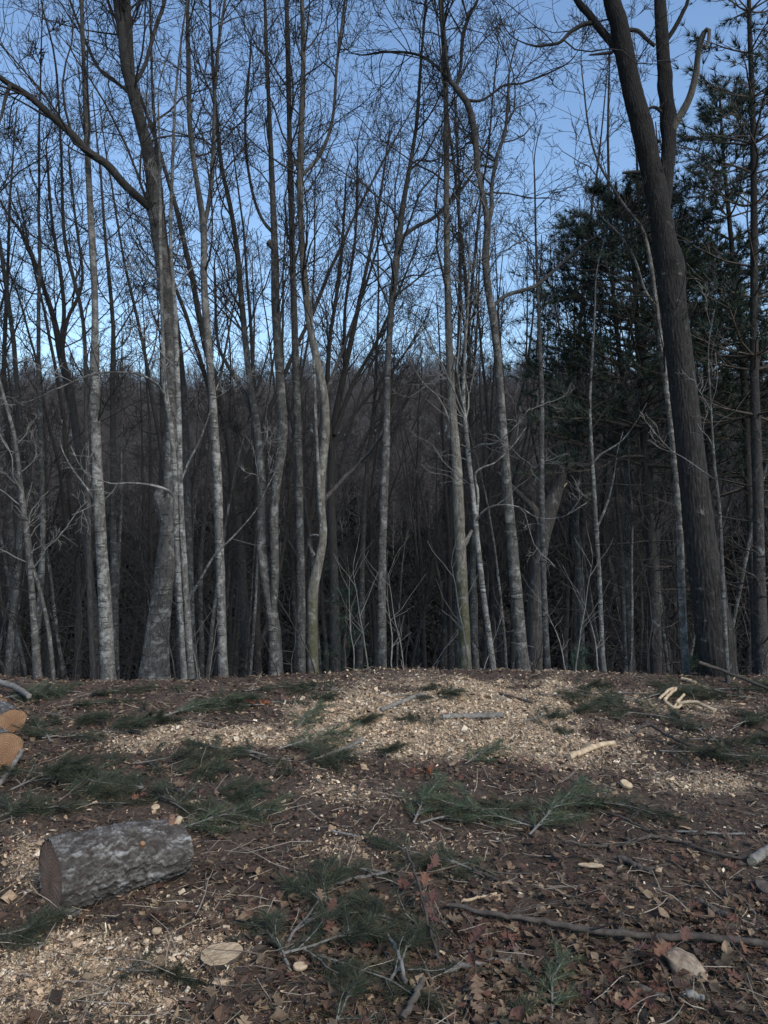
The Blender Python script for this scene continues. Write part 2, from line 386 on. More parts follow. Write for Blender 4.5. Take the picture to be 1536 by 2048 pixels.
def crown(soup, stems, spec, rng):
    """stems: list of (pts, rad, tmin); twigs of four orders"""
    P1 = []; R1 = []
    n1 = spec.get('n1', 20); len1 = spec.get('len', 1.8); up = spec.get('up', .12); rmin = spec.get('rmin', .0026)
    ang = spec.get('ang', (30, 62)); dens = spec.get('dens', 1.0)
    for pts, rad, t0, share in stems:
        m = max(2, int(n1*share))
        p, d, t, r, _ = sprout(pts[None], rad[None], m, t0, 0.985, ang[0], ang[1], rng)
        rel = (t-t0)/(1-t0)
        L = len1*rng.uniform(.45, 1.15, m)*(1-.55*rel)
        a, b_ = grow(p, d, L, np.minimum(r*.5, .004+.0055*L), rmin*1.2, 8, .19, up*.8, rng, .05)
        P1.append(a); R1.append(b_); soup.tube(a, b_, 4)
        # the leader itself carries twigs too
        p, d, t, r, _ = sprout(pts[None], rad[None], int(m*.8), max(t0*0.8, .15), 1, 35, 70, rng)
        a, b_ = grow(p, d, rng.uniform(.15, .6, len(p)), np.minimum(r*.4, .006), rmin*.8, 5, .2, up*.6, rng); soup.tube(a, b_, 3)
    a1 = np.concatenate(P1); b1 = np.concatenate(R1)
    ln = np.linalg.norm(a1[:, -1]-a1[:, 0], axis=1)
    m2 = max(2, int(spec.get('n2', 7)*dens))
    p, d, t, r, ix = sprout(a1, b1, m2, .12, 1, 30, 70, rng)
    L = ln[ix]*rng.uniform(.25, .6, len(p))*(1.1-.5*t)
    a2, b2 = grow(p, d, L, np.maximum(r*.6, rmin*1.3), rmin, 6, .24, up*.7, rng, .05); soup.tube(a2, b2, 3)
    l2 = L
    m3 = max(2, int(spec.get('n3', 5)*dens))
    p, d, t, r, ix = sprout(a2, b2, m3, .1, 1, 28, 68, rng)
    L = np.maximum(l2[ix]*rng.uniform(.3, .65, len(p))*(1.1-.4*t), .07)
    a3, b3 = grow(p, d, L, np.maximum(r*.7, rmin), rmin*.75, 4, .24, up*.7, rng, .05); soup.tube(a3, b3, 3)
    m4 = int(spec.get('n4', 2)*dens)
    if m4:
        p, d, t, r, ix = sprout(a3, b3, m4, .2, 1, 20, 50, rng)
        LL = np.maximum(L[ix]*rng.uniform(.3, .7, len(p)), .05)
        a4, b4 = grow(p, d, LL, np.full(len(p), rmin*.8), rmin*.55, 3, .18, up, rng); soup.tube(a4, b4, 3)
    else: a4 = a3
    if spec.get('buds'):
        tips = a4[rng.random(len(a4)) < spec['buds']][:, -1]
        m = len(tips); h = rng.uniform(.018, .034, m); w = h*.22
        off = np.array([[0, 0, 0], [1, 0, .5], [-.5, .87, .5], [-.5, -.87, .5], [0, 0, 1]])
        v = tips[:, None]+off[None]*np.stack([w, w, h], 1)[:, None]
        f = np.array([[0,2,1],[0,3,2],[0,1,3],[4,1,2],[4,2,3],[4,3,1]])
        soup.add(v.reshape(-1, 3), (np.arange(m)[:, None, None]*5+f[None]).reshape(-1, 3))

def tree(label, d, stems, mat, seed, limbs=(), name='bare_tree', twig='twig', cr=None, S=14, cy=900, group=None, dd=None, flare=.4, amp=.07, ridge=0, n0=64, slim=.9):
    rng = np.random.default_rng(seed)
    tk = Soup(); cs = []; seen = []
    base = None
    def depth_at(px, py):
        if not seen: return d
        q = np.concatenate(seen); a, b_ = px_of(q[:, 0], q[:, 1], q[:, 2]); return float(q[np.argmin((a-px)**2+(b_-py)**2), 1])
    for k, s in enumerate(stems):
        ext = s[-1][1] <= 20
        pts, rad = stem_points(s, depth_at(*s[0][:2]), (dd or [0]*9)[k], root=(k == 0), n=n0 if k == 0 else max(44, n0*2//3), extend=2.2 if ext else (0 if cr is None else .8), slim=slim)
        if base is None: base = np.array([pts[0, 0], pts[0, 1], gz(pts[0, 0], pts[0, 1])])
        seen.append(pts)
        rough_tube(tk, pts-base, rad, S, rng, amp, flare if k == 0 else 0, ridge)
        zc = CAM_H-(cy-1024)/FPX*d; zz = pts[:, 2]
        t0 = float(np.argmax(zz > zc))/len(zz) if (zz > zc).any() else .6
        cs.append((pts-base, rad, min(t0, .92), max(.3, 1-t0) if k else 1.0))
    root = link(name, None, loc=base, label=label, cat='tree', group=group); root.empty_display_size = .2
    link('trunk', tk.mesh('trunk'), M[mat], root)
    for l in limbs:
        sp = l['p']; pts, rad = stem_points(sp, depth_at(*sp[0][:2]), l.get('dd', 0.0), n=36, extend=1.2 if sp[-1][1] <= 20 else (.5 if l.get('twigs', .5) else 0))
        seen.append(pts); ls = Soup(); rough_tube(ls, pts-base, rad, 9, rng, .06); lo = link(l.get('name', 'limb'), ls.mesh('limb'), M[l.get('mat', mat)], root)
        if l.get('twigs', .5) and cr is not None:
            c = Soup(); crown(c, [(pts-base, rad, .25, l.get('twigs', .5))], cr, rng); link('twigs', c.mesh('twigs'), M[twig], lo, kind='stuff')
    if cr is not None:
        c = Soup(); crown(c, cs, cr, rng); link('crown', c.mesh('crown'), M[twig], root)
    return root

HW = dict(n1=22, len=1.9, n2=7, n3=5, n4=2, up=.12)
LIGHT = dict(n1=12, len=1.3, n2=5, n3=4, n4=2, up=.12, rmin=.0028)
SAP = dict(n1=9, len=.9, n2=5, n3=3, n4=1, up=.06, rmin=.0023)
BUD = dict(n1=22, len=1.9, n2=6, n3=5, n4=2, up=.17, buds=.5, ang=(25, 55))

tree('thin grey forked sapling leaning at the far left edge of the clearing', 7.5,
     [[(76,1372,15),(66,1220,14),(58,1100,13),(42,980,11),(30,880,9),(15,820,8),(-6,740,6),(-30,600,4)],
      [(108,1370,10),(98,1270,9),(84,1200,8),(62,1120,7)]], 'grey', 11, cr=SAP, cy=1150, twig='twigpale', name='sapling')
tree('straight pale lichened birch-like tree, brightest trunk of the far left side', 7.9,
     [[(217,1372,28),(209,1200,27),(200,1050,24),(193,900,21),(189,760,19),(190,600,15),(180,400,13),(172,250,11),(166,90,9),(163,0,8)]],
     'pale', 12, cr=dict(LIGHT, n1=14, len=1.2), cy=900,
     limbs=[dict(p=[(190,1000,6),(165,965,4),(140,930,3)], name='branch', twigs=.2)])
tree('dark crooked tree behind the pale left birch, forking into gnarled limbs', 12.5,
     [[(196,1340,22),(180,1150,18),(165,960,16),(150,850,17),(135,760,18),(122,715,16),(108,640,12),(75,540,9),(45,470,7),(10,420,5)],
      [(140,790,12),(125,700,11),(128,620,9),(120,540,8),(105,450,6),(96,340,5)],
      [(122,715,10),(135,640,8),(165,560,6),(150,430,5),(140,330,4)]], 'dark', 13, cr=dict(HW, n1=20, len=2.2, up=.1), cy=720, dd=[.5,-.6,1])
tree('thin young tree just behind the pale left birch', 9.2,
     [[(186,1340,12),(180,1200,11),(176,1000,10),(172,820,9),(166,640,8),(130,480,7),(122,300,5),(110,120,4),(82,0,3)]], 'dark', 14, cr=LIGHT, cy=800)
tree('tall dark oak with a scarred foot and one great limb reaching left', 8.1,
     [[(308,1356,55),(314,1270,48),(325,1180,42),(333,1090,35),(339,1000,28),(343,900,25),(342,780,24),(337,650,26),(326,540,27),(313,430,29),(300,320,28),(279,235,27),(258,150,25),(247,70,23),(236,0,22)],
      [(262,150,16),(258,60,17),(254,0,15)]], 'grey', 15, cr=dict(HW, n1=22, len=2.0), cy=560, S=72, ridge=18, n0=200, amp=.05,
     limbs=[dict(p=[(304,420,20),(285,402,18),(250,370,18),(215,330,17),(178,305,17),(140,265,16),(95,225,15),(55,190,14),(20,170,13),(0,155,12),(-40,130,9),(-90,90,6)], dd=-.9, twigs=.7, mat='dark'),
            dict(p=[(20,170,8),(10,200,7),(2,235,5),(-10,260,3)], dd=-.2, name='branch', twigs=.15),
            dict(p=[(268,170,9),(290,130,8),(310,60,9),(330,0,8)], dd=.4, name='branch', twigs=.3),
            dict(p=[(272,200,8),(240,170,7),(200,140,7),(170,80,6),(140,0,5)], dd=.8, name='branch', twigs=.4),
            dict(p=[(332,1040,30),(322,1010,33),(320,990,30),(327,978,16)], name='burl', twigs=0)])
tree('pair of thin pale saplings close in front of the scarred oak', 7.6,
     [[(368,1357,14),(362,1250,13),(356,1120,13),(352,1010,13),(350,930,12),(341,850,11),(330,770,10),(325,650,8),(321,500,7),(320,380,6),(318,250,4)],
      [(383,1357,15),(376,1250,14),(368,1120,13),(362,1000,12),(358,850,12),(354,740,11),(350,620,10),(341,480,8),(345,330,7),(352,180,5),(368,40,4),(375,0,3)]],
     'pale', 16, cr=SAP, cy=800, twig='twigpale', name='sapling',
     limbs=[dict(p=[(349,995,6),(335,980,6),(300,970,5),(260,966,4),(218,966,3)], name='branch', dd=-.3, twigs=.1, mat='pale'),
            dict(p=[(330,790,6),(310,765,6),(275,748,5),(230,744,4),(180,750,4),(120,775,3),(40,808,2)], name='branch', dd=-.8, twigs=.15, mat='grey'),
            dict(p=[(372,1210,6),(395,1170,5),(430,1110,5),(470,1070,4),(512,1020,3)], name='branch', dd=-.4, twigs=.1, mat='pale'),
            dict(p=[(354,985,5),(375,930,5),(395,890,4),(415,840,3)], name='branch', dd=-.2, twigs=.1, mat='pale')])
tree('pale blotched tree between the twin saplings and the double trunk', 8.3,
     [[(447,1362,19),(444,1280,19),(442,1180,19),(438,1080,21),(436,980,18),(430,880,18),(424,780,17),(414,660,16),(408,560,15),(408,470,15),(402,410,13),(390,340,11),(380,250,11),(377,120,10),(375,0,8)],
      [(408,455,9),(420,390,9),(427,300,8),(430,180,7),(438,80,6),(450,0,5)]], 'pale', 17, cr=dict(HW, n1=20, len=1.5), cy=640)
tree('grey double trunk forking low down, centre left, behind the rim', 8.8,
     [[(552,1345,30),(548,1260,27),(536,1180,24),(524,1110,20),(525,1010,19),(521,920,18),(512,840,17),(497,740,14),(485,620,13),(474,500,12),(458,400,11),(444,340,9),(432,230,8),(424,100,6),(420,0,5)],
      [(546,1230,18),(550,1140,18),(548,1040,19),(556,950,20),(566,880,21),(563,800,20),(556,700,19),(551,600,18),(549,480,15),(545,380,12),(540,250,10),(534,120,8),(530,0,7)]],
     'grey', 18, cr=dict(BUD, n1=22), cy=700, dd=[.5,-.3],
     limbs=[dict(p=[(549,500,12),(541,488,14),(536,484,12)], name='stub', twigs=0),
            dict(p=[(515,860,10),(490,790,9),(455,730,8),(435,680,7),(430,560,5)], name='branch', twigs=.3, mat='dark', dd=.5),
            dict(p=[(549,470,8),(520,430,7),(500,360,6),(490,260,5),(500,120,4)], name='branch', twigs=.3, dd=.5)])
tree('straight slim grey tree just left of the crooked mossy one', 9.1,
     [[(603,1350,19),(602,1200,18),(600,1050,18),(597,900,16),(592,750,16),(588,620,14),(584,480,13),(580,330,12),(577,160,11),(573,0,9)]],
     'grey', 19, cr=dict(BUD, n1=22, len=1.7), cy=560)
tree('crooked tree with a mossy swollen foot and wavy pale stem, centre', 8.5,
     [[(626,1352,24),(625,1270,23),(626,1180,22),(638,1120,20),(646,1070,19),(642,1000,20),(645,930,20),(652,860,18),(648,790,18),(635,730,18),(622,670,16),(612,590,15),(606,520,14),(601,430,13),(600,330,13),(606,180,11),(606,60,9),(604,0,8)]],
     'mossy', 20, cr=dict(BUD, n1=24, len=2.0), cy=640, amp=.10,
     limbs=[dict(p=[(642,1005,14),(662,985,11),(690,955,10),(715,930,9),(745,895,8),(770,850,5),(790,800,3)], dd=.6, mat='dark', twigs=.3),
            dict(p=[(645,1090,9),(640,1010,8),(636,930,8),(632,850,7),(629,760,6),(624,640,5)], name='branch', dd=-.3, mat='pale', twigs=.15),
            dict(p=[(628,1110,7),(618,1090,7),(622,1072,6),(636,1070,5)], name='branch', dd=-.2, mat='pale', twigs=0),
            dict(p=[(648,800,9),(670,740,8),(700,660,7),(735,560,6),(770,440,4)], name='branch', dd=1.5, mat='dark', twigs=.6),
            dict(p=[(606,350,8),(640,310,8),(665,240,7),(675,120,6),(690,0,5)], name='branch', dd=.6, twigs=.5)])
tree('spreading many-stemmed dark tree fanning out behind the crooked mossy tree', 13.0,
     [[(672,1330,24),(668,1150,20),(662,980,18),(668,860,16),(690,740,13),(715,620,10),(745,480,7),(770,330,5)],
      [(664,930,12),(655,800,11),(660,680,9),(680,540,7),(690,400,5)],
      [(668,870,11),(705,770,9),(750,690,7),(790,600,5),(830,500,4)],
      [(690,740,9),(690,620,7),(710,480,6),(715,330,4)],
      [(664,900,10),(700,840,8),(755,770,6),(800,720,4),(850,640,3)]], 'dark', 21, cr=dict(HW, n1=12, len=2.0, up=.16, ang=(18, 45)), cy=830, dd=[.5,-.5,.8,-.8,1])
tree('straight pale-flecked tree at the middle of the picture, branching halfway up', 8.4,
     [[(765,1352,20),(764,1250,19),(764,1130,18),(768,1000,17),(772,880,16),(775,750,15),(781,640,15),(790,550,15),(799,470,14),(808,400,12),(822,320,9),(834,240,8),(842,120,6),(852,0,5)]],
     'grey', 22, cr=dict(HW, n1=20, len=1.7), cy=640,
     limbs=[dict(p=[(796,482,9),(830,455,8),(868,435,8),(905,400,7),(940,355,6),(960,320,4)], dd=.8, twigs=.4),
            dict(p=[(785,600,7),(800,585,5),(838,555,4),(850,540,3)], dd=-.3, name='branch', twigs=.2)])
tree('mossy green-stained trunk right of centre, rooted behind the chip mound', 8.2,
     [[(932,1352,26),(928,1250,25),(923,1150,24),(918,1040,23),(914,940,23),(908,860,20),(901,760,17),(897,640,15),(894,520,14),(893,400,12),(893,280,11),(890,150,10),(884,60,8),(880,0,7)]],
     'mossy', 23, cr=dict(HW, n1=24, len=1.8), cy=760,
     limbs=[dict(p=[(912,900,8),(905,860,7),(880,800,5),(850,770,4),(830,740,3)], name='branch', twigs=.2),
            dict(p=[(924,1100,9),(936,1075,8),(944,1060,6)], name='stub', twigs=0)])
tree('thin pale curving sapling leaning between the mossy trunk and the bent grey one', 7.7,
     [[(988,1354,12),(978,1270,12),(967,1190,11),(957,1100,11),(948,1010,10),(938,920,9),(931,850,9),(927,790,8),(930,700,6),(936,610,5),(939,500,4)]],
     'pale', 24, cr=dict(SAP, n1=14, len=1.1), cy=850, twig='twigpale', name='sapling',
     limbs=[dict(p=[(953,1050,6),(956,990,6),(950,950,5),(965,935,4),(990,925,3)], name='branch', twigs=.15),
            dict(p=[(950,1045,5),(970,1020,5),(1000,1010,4),(1040,1015,3),(1075,1035,2)], name='branch', dd=-.4, twigs=.1),
            dict(p=[(935,905,5),(960,890,4),(990,886,3)], name='branch', dd=-.3, twigs=.1)])
tree('grey trunk bent at half height that forks under a crooked elbow, right of centre', 8.0,
     [[(1047,1354,30),(1041,1280,27),(1032,1180,25),(1022,1060,22),(1013,960,21),(1006,870,19),(1000,780,18),(994,700,18),(985,630,17),(975,570,16),(971,510,17),(975,450,15),(968,400,13),(957,350,12),(952,290,13),(945,240,14),(932,200,14),(915,180,13),(903,168,10),(893,120,7),(888,50,6),(885,0,5)],
      [(975,455,9),(983,420,10),(984,370,9),(995,310,8),(1010,265,8),(1015,212,6)],
      [(912,178,8),(922,130,7),(925,80,8),(940,25,7),(955,0,6)]], 'grey', 25, cr=dict(HW, n1=15, len=1.9, up=.08), cy=560, S=16,
     limbs=[dict(p=[(983,615,9),(1015,590,8),(1070,572,8),(1120,530,7),(1165,490,6),(1225,452,4)], dd=.5, mat='dark', twigs=.5),
            dict(p=[(905,170,8),(870,130,7),(830,108,6),(770,104,5),(720,110,3)], dd=.6, mat='dark', twigs=.5),
            dict(p=[(930,200,7),(965,200,6),(1010,170,5),(1050,165,4),(1130,130,3)], dd=.6, mat='dark', twigs=.5)])
tree('slim flecked tree right beside the bent grey trunk', 8.6,
     [[(1097,1358,14),(1092,1270,13),(1087,1150,12),(1084,1030,12),(1083,920,11),(1083,800,10),(1080,690,8),(1076,590,6),(1072,480,5),(1070,380,4)]],
     'grey', 26, cr=dict(LIGHT, len=1.1), cy=800)
tree('broken leaning dead snag with a mossy forked top, right of centre', 10.5,
     [[(1072,1350,36),(1072,1230,34),(1076,1120,33),(1086,1050,34),(1098,1010,32),(1112,980,24),(1122,955,20),(1132,930,14)],
      [(1084,1060,22),(1068,1020,17),(1045,995,12),(1020,970,9),(995,945,6)]], 'dark', 27, cr=None, S=16, amp=.14, name='dead_snag',
     limbs=[dict(p=[(1118,950,13),(1140,930,14),(1165,932,12),(1185,930,9)], mat='dark', twigs=0),
            dict(p=[(1108,990,9),(1122,978,6),(1134,966,3)], name='splinter', mat='peeled', twigs=0)])
tree('thin speckled sapling standing alone left of the tall pine', 8.1,
     [[(1207,1357,11),(1203,1260,10),(1199,1160,9),(1193,1060,9),(1187,960,8),(1182,880,7),(1180,800,6),(1184,720,5),(1190,620,4)]],
     'pale', 28, cr=dict(SAP, n1=10), cy=1050, twig='twig', name='sapling',
     limbs=[dict(p=[(1192,1060,6),(1205,1030,6),(1218,995,5),(1228,950,3)], name='branch', twigs=.2),
            dict(p=[(1184,930,5),(1200,910,5),(1220,898,4),(1245,880,3)], name='branch', twigs=.1)])
tree('slim pale tree leaning in front of the pine, left of the great dark trunk', 7.8,
     [[(1372,1357,17),(1368,1280,16),(1363,1180,16),(1360,1080,15),(1354,980,13),(1345,880,12),(1335,790,12),(1322,690,11),(1311,600,10),(1300,520,9),(1285,460,8),(1255,420,7),(1225,375,6),(1195,320,5),(1178,260,4),(1168,180,3)]],
     'pale', 29, cr=dict(LIGHT, n1=10), cy=760, dd=[.5],
     limbs=[dict(p=[(1311,610,6),(1290,580,5),(1270,520,5),(1240,470,4),(1200,430,3)], name='branch', twigs=.2)])
BIG = tree('great dark brown trunk at the right that forks high up, thickest tree', 7.5,
     [[(1436,1350,82),(1428,1280,76),(1418,1200,72),(1404,1100,68),(1392,1000,66),(1378,880,63),(1364,760,60),(1350,640,56),(1334,520,53),(1316,410,50),(1298,320,48),(1280,240,46),(1262,170,43),(1248,100,42),(1236,40,40),(1224,0,38)],
      [(1322,520,20),(1325,440,29),(1333,350,32),(1338,270,33),(1332,190,31),(1326,110,28),(1322,40,27),(1320,0,26)]], 'brown', 30, slim=.84, S=120, ridge=30, n0=260, cr=dict(LIGHT, n1=8, len=1.6), cy=140, amp=.04, dd=[.3,.5], flare=.12,
     limbs=[dict(p=[(1338,278,20),(1352,245,17),(1372,212,16),(1384,180,15),(1392,145,14),(1396,110,13),(1402,80,12),(1410,62,11),(1418,60,8),(1417,80,7),(1411,98,4)], mat='mossy', name='dead_limb', twigs=0, dd=-.3),
            dict(p=[(1244,115,18),(1222,85,16),(1200,58,16),(1178,28,15),(1155,0,14)], dd=.2, twigs=.3),
            dict(p=[(1190,45,9),(1165,50,9),(1140,65,8),(1120,85,7),(1095,90,6),(1068,92,4)], name='dead_branch', twigs=.1, mat='dark'),
            dict(p=[(1250,60,9),(1275,62,9),(1295,80,8),(1310,92,8)], name='dead_branch', twigs=0, mat='dark'),
            dict(p=[(1330,85,10),(1350,55,10),(1368,20,9),(1376,0,8)], twigs=.2),
            dict(p=[(1280,345,9),(1262,344,7),(1245,346,5)], name='stub', twigs=0, mat='dark'),
            dict(p=[(1225,105,7),(1200,108,6),(1178,110,3)], name='stub', twigs=0, mat='dark'),
            dict(p=[(1340,240,9),(1310,215,7),(1292,222,4)], name='stub', twigs=0, mat='dark')])
tree('pale thin sapling growing against the right flank of the great dark trunk', 7.1,
     [[(1455,1352,9),(1449,1250,9),(1444,1130,8),(1439,1020,7),(1430,940,6),(1425,870,5),(1420,780,4)]], 'grey', 31, cr=dict(SAP, n1=4), cy=1000, twig='twigpale', name='sapling')

# ------------------------------------------------------------------ pines
def tufts(soup, c, d, rng, n, length, width, spread, cols):
    """fans of needles at points c with axis d"""
    m = len(c)
    dirs = unit(d[:, None, :]*1.0 + rng.normal(0, spread, (m, n, 3)))
    L = length*rng.uniform(.7, 1.15, (m, n, 1))
    side = unit(np.cross(dirs, rng.normal(0, 1, (m, n, 3))))*width
    b = c[:, None, :]+dirs*L*.06
    v = np.stack([b-side*.5, b+side*.5, c[:, None, :]+dirs*L], 2).reshape(-1, 3)
    k = np.arange(m*n)[:, None]*3+np.arange(3)[None]
    col = cols[rng.integers(0, len(cols), m)]*rng.uniform(.75, 1.25, (m, 1))
    soup.add(v, k, np.repeat(col, n*3, axis=0))
NEEDLE = np.array([[.030, .056, .042], [.040, .070, .046], [.024, .046, .038], [.052, .076, .042]])
def pine(label, d, spec, seed, top_y, crown_y, reach, whorls, low_dead=8, mat='pinebark', nt=16, fill=.85):
    rng = np.random.default_rng(seed)
    pts, rad = stem_points(spec, d, root=True, n=60, extend=2.0 if spec[-1][1] <= 20 else 0)
    base = np.array([pts[0, 0], pts[0, 1], gz(pts[0, 0], pts[0, 1])]); pts = pts-base
    tk = Soup(); rough_tube(tk, pts, rad, 14, rng, .06, .15)
    root = link('pine_tree', None, loc=base, label=label, cat='tree')
    link('trunk', tk.mesh('trunk'), M[mat], root)
    z_lo = CAM_H-(crown_y-1024)/FPX*d-base[2]; z_hi = pts[-1, 2]
    br = Soup(); nd = Soup()
    for w in range(whorls):
        f = (w+rng.uniform(-.3, .3))/whorls; z = z_lo+(z_hi-z_lo)*np.clip(f, 0, .985)
        i = np.searchsorted(pts[:, 2], z); i = min(max(i, 1), len(pts)-1)
        p = pts[i]; m = rng.integers(4, 7); a = rng.uniform(0, 6.28)+np.arange(m)*6.28/m+rng.normal(0, .25, m)
        L = reach*(1-f)**.62*rng.uniform(.55, 1.1, m)+.22
        dr = np.stack([np.cos(a), np.sin(a), np.full(m, .12+.35*f)+rng.normal(0, .1, m)], 1)
        b1, r1 = grow(np.repeat(p[None], m, 0), dr, L, np.minimum(rad[i]*.6, .007+.009*L), .005, 8, .09, .045, rng); br.tube(b1, r1, 4)
        q, dd, t, r, ix = sprout(b1, r1, 14, .18, 1, 35, 65, rng)
        dd[:, 2] = dd[:, 2]*.35+.08
        L2 = L[ix]*rng.uniform(.16, .42, len(q))*(1.15-.6*t)+.08
        b2, r2 = grow(q, dd, L2, np.minimum(r*.6, .008), .004, 5, .13, .08, rng); br.tube(b2, r2, 3)
        tp = np.concatenate([b2[:, -1], b2[:, 3], b2[:, 2], b1[:, -1], b1[:, -2]]); td = unit(np.concatenate([b2[:, -1]-b2[:, -2]]*3+[b1[:, -1]-b1[:, -2]]*2))
        td[:, 2] += .25
        keep = rng.random(len(tp)) < fill
        tufts(nd, tp[keep], td[keep], rng, nt, .14, .009, .6, NEEDLE*.72)
    link('foliage', nd.mesh('foliage', False, True), M['needle'], root)
    m = low_dead*3
    idx = rng.integers(3, max(4, int(np.searchsorted(pts[:, 2], z_lo))), m)
    a = rng.uniform(0, 6.28, m); dr = np.stack([np.cos(a), np.sin(a), rng.uniform(-.25, .35, m)], 1)
    b1, r1 = grow(pts[idx], dr, rng.uniform(.5, 2.0, m), np.full(m, .012), .004, 8, .14, .02, rng); br.tube(b1, r1, 5)
    q, dd, t, r, ix = sprout(b1, r1, 5, .2, 1, 30, 70, rng)
    b2, r2 = grow(q, dd, rng.uniform(.12, .6, len(q)), np.full(len(q), .005), .003, 5, .2, .02, rng); br.tube(b2, r2, 3)
    link('branches', br.mesh('branches'), M['stick'], root)
    return root
pine('dark green pine with a full crown and dead lower branches left of the great trunk', 11.5,
     [(1312,1346,26),(1308,1200,24),(1300,1060,22),(1292,950,19),(1285,820,17),(1278,700,14),(1270,580,10),(1264,480,7),(1258,410,4)], 51, 410, 940, 2.5, 22, 10, nt=24, fill=.95)
pine('tall straight pine at the right edge, its tufts reaching the top of the picture', 9.6,
     [(1524,1350,30),(1520,1200,27),(1516,1000,23),(1510,800,20),(1508,650,17),(1508,450,15),(1506,250,12),(1500,90,10),(1498,0,9)], 52, 0, 860, 1.3, 14, 8, fill=.42)
pine('slender pine between the great trunk and the straight pine at the right edge', 11.0,
     [(1512,1346,17),(1506,1150,16),(1494,900,15),(1484,700,14),(1468,540,11),(1455,400,9),(1446,300,7),(1440,190,4)], 53, 190, 800, 1.25, 12, 6, fill=.6)
pine('pine half hidden behind the great dark trunk, filling the gap beside it', 14.0,
     [(1420,1340,20),(1420,1000,18),(1415,800,15),(1410,640,11),(1408,520,6)], 54, 520, 1000, 2.2, 13, 6, fill=.95)
pine('pine standing beyond the right edge of the picture with boughs reaching in', 11.5,
     [(1640,1340,26),(1640,1000,22),(1630,700,18),(1620,400,14),(1610,100,9),(1605,0,8)], 55, 0, 980, 1.5, 12, 4, fill=.5)

# small evergreen sapling in the shade and a seedling
def small_pine(label, d, px, base_y, top_y, reach, seed, cols):
    rng = np.random.default_rng(seed)
    b = P(px, base_y, d); b[2] = gz(b[0], b[1]); top = P(px, top_y, d)[2]
    h = top-b[2]
    pts = np.stack([np.zeros(12), np.zeros(12), np.linspace(-.1, h, 12)], 1); pts[1:, :2] += rng.normal(0, .012, (11, 2)).cumsum(0)
    root = link('pine_sapling', None, loc=b, label=label, cat='tree')
    t = Soup(); t.tube(pts, np.linspace(.012+.008*h, .003, 12), 7); link('trunk', t.mesh('trunk'), M['stick'], root)
    n = Soup(); m = int(26*h)+8
    f = rng.uniform(.3, 1, m); i = (f*11).astype(int).clip(0, 10); a = rng.uniform(0, 6.28, m)
    dr = np.stack([np.cos(a), np.sin(a), .25+.3*f], 1); L = reach*(1.1-f)*rng.uniform(.6, 1.1, m)+.04
    b1, r1 = grow(pts[i], dr, L, np.full(m, .006), .002, 6, .12, .03, rng); n.tube(b1, r1, 3, np.array([.05, .04, .03]))
    q, dd, tt, r, ix = sprout(b1, r1, 5, .25, 1, 30, 60, rng); tufts(n, np.concatenate([q, b1[:, -1]]), np.concatenate([dd, b1[:, -1]-b1[:, -2]]), rng, 11, .085, .0042, .5, cols)
    link('foliage', n.mesh('foliage', False, True), M['needle'], root)
small_pine('small dark evergreen sapling in the shade behind the rim, left of the middle tree', 9.6, 692, 1340, 1165, .75, 61, NEEDLE*.9)
small_pine('tiny pale green pine seedling on the rim right of the snag', 8.3, 1164, 1360, 1296, .14, 62, NEEDLE*1.7)
small_pine('low green pine seedling at the foot of the great dark trunk', 7.4, 1400, 1362, 1318, .25, 63, NEEDLE)

# ------------------------------------------------------------------ woods in the ravine: young trees, each its own copy
def proto_tree(name, H, r, seed, spec, mat, twig, t0, lean=.05, fork=False):
    rng = np.random.default_rng(seed); K = 26
    d0 = np.array([[rng.normal(0, lean), rng.normal(0, lean), 1.0]])
    pts, rad = grow(np.array([[0, 0, -.3]]), d0, np.array([H]), np.array([r]), r*.12, K, .035, .02, rng)
    tk = Soup(); rough_tube(tk, pts[0], rad[0], 8, rng, .06, .15)
    st = [(pts[0], rad[0], t0, 1.0)]
    if fork:
        p, d, t, rr, _ = sprout(pts, rad, 2, .25, .5, 15, 30, rng)
        a, b_ = grow(p, d, np.array([H*.55, H*.5]), rr*.7, r*.1, 18, .06, .05, rng)
        for k in range(2): rough_tube(tk, a[k], b_[k], 7, rng, .06); st.append((a[k], b_[k], .25, .5))
    c = Soup(); crown(c, st, spec, rng)
    # dead twigs low on the stem
    p, d, t, rr, _ = sprout(pts, rad, 10, .08, t0+.1, 45, 85, rng)
    a, b_ = grow(p, d, rng.uniform(.4, 1.6, len(p)), np.full(len(p), .009), .004, 7, .16, .04, rng); c.tube(a, b_, 3)
    p, d, t, rr, _ = sprout(a, b_, 5, .2, 1, 25, 60, rng)
    a, b_ = grow(p, d, rng.uniform(.15, .7, len(p)), np.full(len(p), .005), .0035, 5, .2, .04, rng); c.tube(a, b_, 3)
    return dict(name=name, trunk=tk.mesh('trunk'), crown=c.mesh('crown'), mat=M[mat], twig=M[twig])
MSP = dict(n1=18, len=2.5, n2=6, n3=5, n4=2, up=.14, rmin=.0038)
MSS = dict(n1=12, len=1.0, n2=5, n3=4, n4=1, up=.1, rmin=.0036)
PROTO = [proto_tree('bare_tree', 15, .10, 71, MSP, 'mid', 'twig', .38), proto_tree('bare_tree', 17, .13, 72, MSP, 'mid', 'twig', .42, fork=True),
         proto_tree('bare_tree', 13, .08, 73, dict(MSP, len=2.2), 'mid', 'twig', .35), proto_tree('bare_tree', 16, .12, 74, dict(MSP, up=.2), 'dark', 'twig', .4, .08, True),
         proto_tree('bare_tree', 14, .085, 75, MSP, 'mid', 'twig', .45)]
SAPS = [proto_tree('sapling', 6.5, .032, 76, MSS, 'grey', 'twig', .3, .08), proto_tree('sapling', 5, .024, 77, MSS, 'grey', 'twig', .3, .12),
        proto_tree('sapling', 8, .042, 78, MSS, 'grey', 'twig', .35, .07)]
